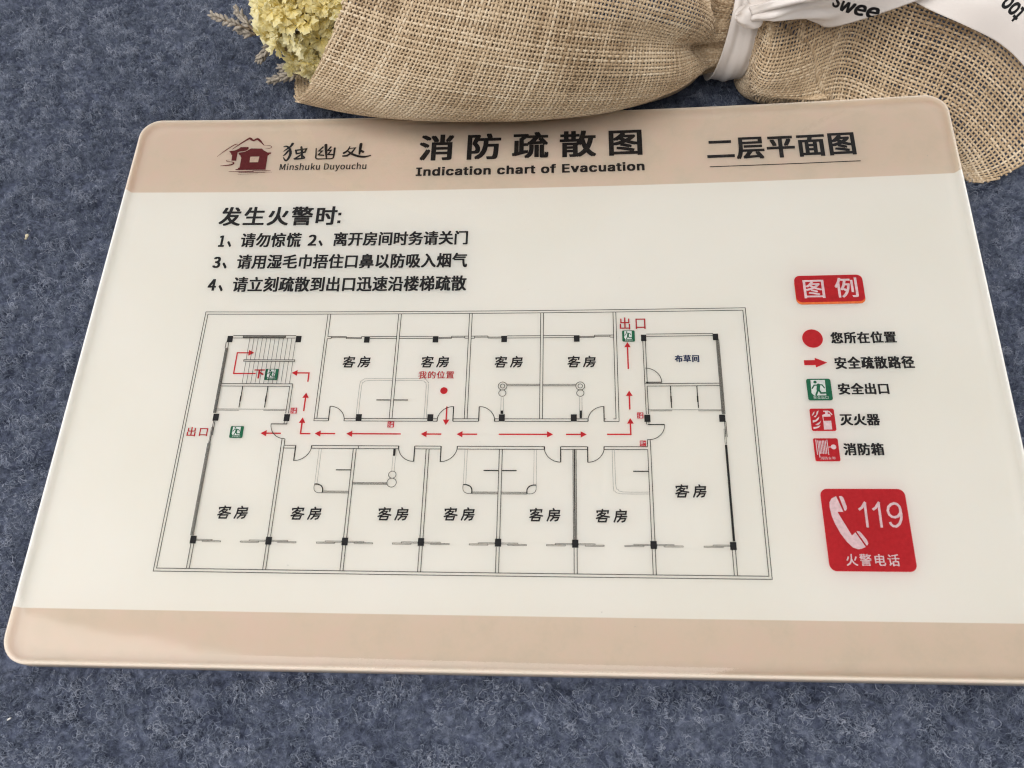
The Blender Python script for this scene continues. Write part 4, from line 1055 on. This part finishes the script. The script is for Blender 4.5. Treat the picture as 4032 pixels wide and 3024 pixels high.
PETAL = petal_mat()
def floret_mesh(seed):
    """a tuft of crumpled papery petals: five small funnels side by side, opening along +z"""
    r = np.random.default_rng(seed); V = []; F = []; T = []; n = 0
    for pet in range(30):
        if pet % 6 == 0:
            ca = pet / 6 * 1.257 + r.normal(0, .3); cr_ = 0 if pet == 0 else r.uniform(2.8, 4.6); off = np.array([cr_ * math.cos(ca), cr_ * math.sin(ca), r.normal(0, .9) - .05 * cr_ ** 2])
            lean = np.array([off[0], off[1]]) * .10
        a0 = (pet % 6) * 2 * math.pi / 6 + r.normal(0, .25); L = r.uniform(2.3, 4.0); tilt = r.uniform(.25, 1.05); wdt = r.uniform(.42, .75)
        na, nb = 6, 8; ph = r.uniform(0, 6, 4); ns_ = r.normal(0, .25, (na, nb))
        for i in range(na):
            f = i / (na - 1)
            for j in range(nb):
                g = j / (nb - 1) * 2 - 1
                ragged = 1 + (.10 * math.sin(g * 9 + ph[0]) + .08 * math.sin(g * 17 + ph[1])) * f
                rad = L * f * ragged * (1 - .22 * g * g); an = a0 + g * wdt * (.5 + .8 * f)
                ti = tilt + .35 * f; R_r = rad * math.sin(ti) + .3; z = rad * math.cos(ti) * .9
                cr = (.42 * math.sin(g * 7 + ph[2] + 2 * f) + .3 * math.sin(5 * f + ph[3] + g * 3)) * f + ns_[i, j] * f * .5
                V.append([R_r * math.cos(an) - cr * math.cos(an) * .6 + off[0] + lean[0] * z, R_r * math.sin(an) - cr * math.sin(an) * .6 + off[1] + lean[1] * z, z + cr + off[2]])
                T.append(np.clip(.22 + .5 * f + r.normal(0, .05) + (.16 if pet % 11 == 0 else 0), 0, 1))
        for i in range(na - 1):
            for j in range(nb - 1):
                F.append((n + i * nb + j, n + (i + 1) * nb + j, n + (i + 1) * nb + j + 1, n + i * nb + j + 1))
        n += na * nb
    me = bpy.data.meshes.new('yellow_flower'); me.from_pydata([tuple(v) for v in np.array(V) / 1000], [], F); me.update()
    me.polygons.foreach_set('use_smooth', np.ones(len(me.polygons), bool))
    a = me.attributes.new('tone', 'FLOAT', 'POINT'); a.data.foreach_set('value', np.array(T, np.float32)); me.materials.append(PETAL)
    return me


fm = [floret_mesh(100 + k) for k in range(7)]
CB = np.array([78.5, -29.5, 37.5]); RB = np.array([28.0, 31.0, 33.0])
count = 0; pts = []
gold = math.pi * (3 - 5 ** .5)
for k in range(270):
    z = 1 - 2 * (k + .5) / 270; a = gold * k; rr = math.sqrt(1 - z * z)
    d = np.array([z, rr * math.cos(a), rr * math.sin(a)])          # d[0] along u
    if d[0] > .45 or d[2] < -.9 or (d[1] < -.4): continue
    if d[0] > -.15 and abs(d[1]) > .9: continue
    pts.append(d)
random.shuffle(pts)
pts = pts[:98]
for d in pts:
    d2 = d + np.array([rng.normal(0, .08) for _ in range(3)]); d2 /= np.linalg.norm(d2)
    p = CB + d2 * RB * rng.uniform(.86, 1.06)
    if p[2] < 4: p[2] = 4
    o = bpy.data.objects.new('yellow_flower', fm[count % 7]); link(o, bouquet)
    w_ = mmw(p[None])[0]; nrm = Vector((d2[0] / RB[0], -d2[1] / RB[1], d2[2] / RB[2])).normalized()
    nrm = (nrm + Vector((rng.normal(0, .3), rng.normal(0, .3), rng.normal(0, .3) + .1))).normalized()
    o.location = Vector(w_) - bouquet.location - nrm * .002
    q_ = nrm.to_track_quat('Z', 'Y').to_matrix() @ Matrix.Rotation(rng.uniform(0, 6.28), 3, 'Z')
    o.rotation_euler = q_.to_euler(); s_ = rng.uniform(.9, 1.25); o.scale = (s_, s_, s_); count += 1

# twiggy core that the florets sit on
def plain(name, c, rough=.8):
    t = NT(name); ns = t.n('ShaderNodeTexNoise', i_Scale=700.0, i_Detail=3.0); tc = t.n('ShaderNodeTexCoord'); t.l(tc.outputs['Object'], ns.inputs['Vector'])
    t.l(t.ramp(ns.outputs['Fac'], [(0.3, tuple(x * .6 for x in c)), (0.7, tuple(min(1, x * 1.3) for x in c))]), t.b.inputs['Base Color']); t.b.inputs['Roughness'].default_value = rough
    return t.m


TWIG = plain('dry_stem', (.16, .115, .07)); BUD = plain('grey_bud', (.33, .29, .24))
def tube(P, r0, r1, n=6):
    P = np.array(P, float); m = len(P); T = np.gradient(P, axis=0); T /= np.linalg.norm(T, axis=1, keepdims=True)
    up = np.array([.3, .2, .93]); B = np.cross(T, up); B /= np.linalg.norm(B, axis=1, keepdims=True) + 1e-9; C = np.cross(B, T)
    rr = np.linspace(r0, r1, m)[:, None]; V = np.concatenate([[P[i] + rr[i] * (math.cos(a) * B[i] + math.sin(a) * C[i]) for a in np.linspace(0, 2 * np.pi, n, endpoint=False)] for i in range(m)])
    F = [(i * n + j, i * n + (j + 1) % n, (i + 1) * n + (j + 1) % n, (i + 1) * n + j) for i in range(m - 1) for j in range(n)]
    F.append(tuple(range(n))[::-1]); F.append(tuple((m - 1) * n + j for j in range(n)))
    return V, F
for k in range(26):
    d = pts[k * 3 % len(pts)]; e = CB + d * RB * .93; s = np.array([150.0, -27 + 8 * d[1], 30 + 6 * d[2]])
    mid_ = (e * .55 + s * .45) + rng.normal(0, 2, 3)
    V, F = tube(catmull(np.array([s, mid_, CB * .35 + e * .65, e]), 12), .9, .5)
    mesh_np('stem', mmw(V), F, TWIG, bouquet, smooth=True)


def sprig(tip, root, seed, n=30, fat=1.0):
    """a dried spike: thin stem with rows of narrow overlapping buds"""
    r = np.random.default_rng(seed); tip = np.array(tip, float); root = np.array(root, float)
    ax = tip - root; L = np.linalg.norm(ax); ax /= L
    V, F = tube([root, root + ax * L * .5 + r.normal(0, .4, 3), tip], .55, .3); n0 = len(V)
    st = mesh_np('dried_sprig', mmw(V), F, TWIG, bouquet, smooth=True)
    b1 = np.cross(ax, [.2, .1, 1]); b1 /= np.linalg.norm(b1); b2 = np.cross(ax, b1)
    VV = []; FF = []; c = 0
    for k in range(n):
        f = .22 + .80 * (k / (n - 1)); q = k * 2.4 + r.normal(0, .3)
        out = math.cos(q) * b1 + math.sin(q) * b2
        d = ax * r.uniform(.75, 1.05) + out * r.uniform(.45, .85) * (1.15 - .5 * f); d /= np.linalg.norm(d)
        bl = r.uniform(2.4, 3.8) * (1.15 - .35 * f) * fat; p = root + ax * L * f * .93 + out * .3
        pr = [p, p + d * bl * .35, p + d * bl * .7, p + d * bl]
        v, ff = tube(pr, 1, 1, 5); rad = np.repeat([.30, .62, .50, .08], 5)[:, None] * fat
        cen = np.repeat(np.array(pr), 5, axis=0); v = cen + (v - cen) * rad
        VV.append(v); FF += [tuple(i + c for i in g) for g in ff]; c += len(v)
    mesh_np('buds', mmw(np.concatenate(VV)), FF, BUD, st, smooth=True)
for i, (a, b) in enumerate((([24.0, -40.9, 18], [43.7, -26.5, 24]), ([35.1, -39.6, 22], [46.2, -23.6, 26]), ([36.0, -33.5, 17], [45.5, -25, 23]), ([43.3, -24.8, 10], [52.0, -28.3, 19]),
                            ([47.1, -18.4, 6], [60.6, -18.7, 10]), ([52.0, -22.1, 9], [62, -20, 13]), ([41.1, -43.5, 26], [50.8, -27.0, 32]), ([39, -52, 14], [52, -40, 22]), ([45, -60, 30], [56, -45, 35]))):
    sprig(a, b, 40 + i, n=34)

# crumbs fallen from the bouquet
def crumb(u, v, seed, label, kind, sz):
    r = np.random.default_rng(seed); VV = []; FF = []; c = 0
    for k in range(3 if kind == 'bud' else 1):
        a = math.radians(70 + 35 * (k - 1) + r.normal(0, 8)); d = np.array([math.cos(a), -math.sin(a), .25])
        p0 = np.array([u + k * .3, v, 2.2]); L_ = sz * r.uniform(.8, 1.1)
        vv, ff = tube([p0, p0 + d * L_ * .4, p0 + d * L_ * .75, p0 + d * L_], 1, 1, 6); cen = np.repeat(np.array([p0, p0 + d * L_ * .4, p0 + d * L_ * .75, p0 + d * L_]), 6, axis=0)
        vv = cen + (vv - cen) * np.repeat([.2, .42, .36, .08], 6)[:, None] * sz / 2.2
        VV.append(vv); FF += [tuple(i + c for i in g) for g in ff]; c += len(vv)
    o = mesh_np(kind + '_crumb', mmw(np.concatenate(VV)), FF, plain('crumb_straw', (.62, .56, .40)) if kind == 'bud' else plain('crumb_white', (.75, .74, .72)), None, smooth=True)
    o['label'] = label; o['category'] = 'crumb'
crumb(-33.2, 54.2, 3, 'tiny straw coloured bud crumb on the carpet left of the sign', 'bud', 2.2)
crumb(6.1, 217.0, 4, 'tiny white fleck of lint on the carpet below the sign', 'lint', 1.4)
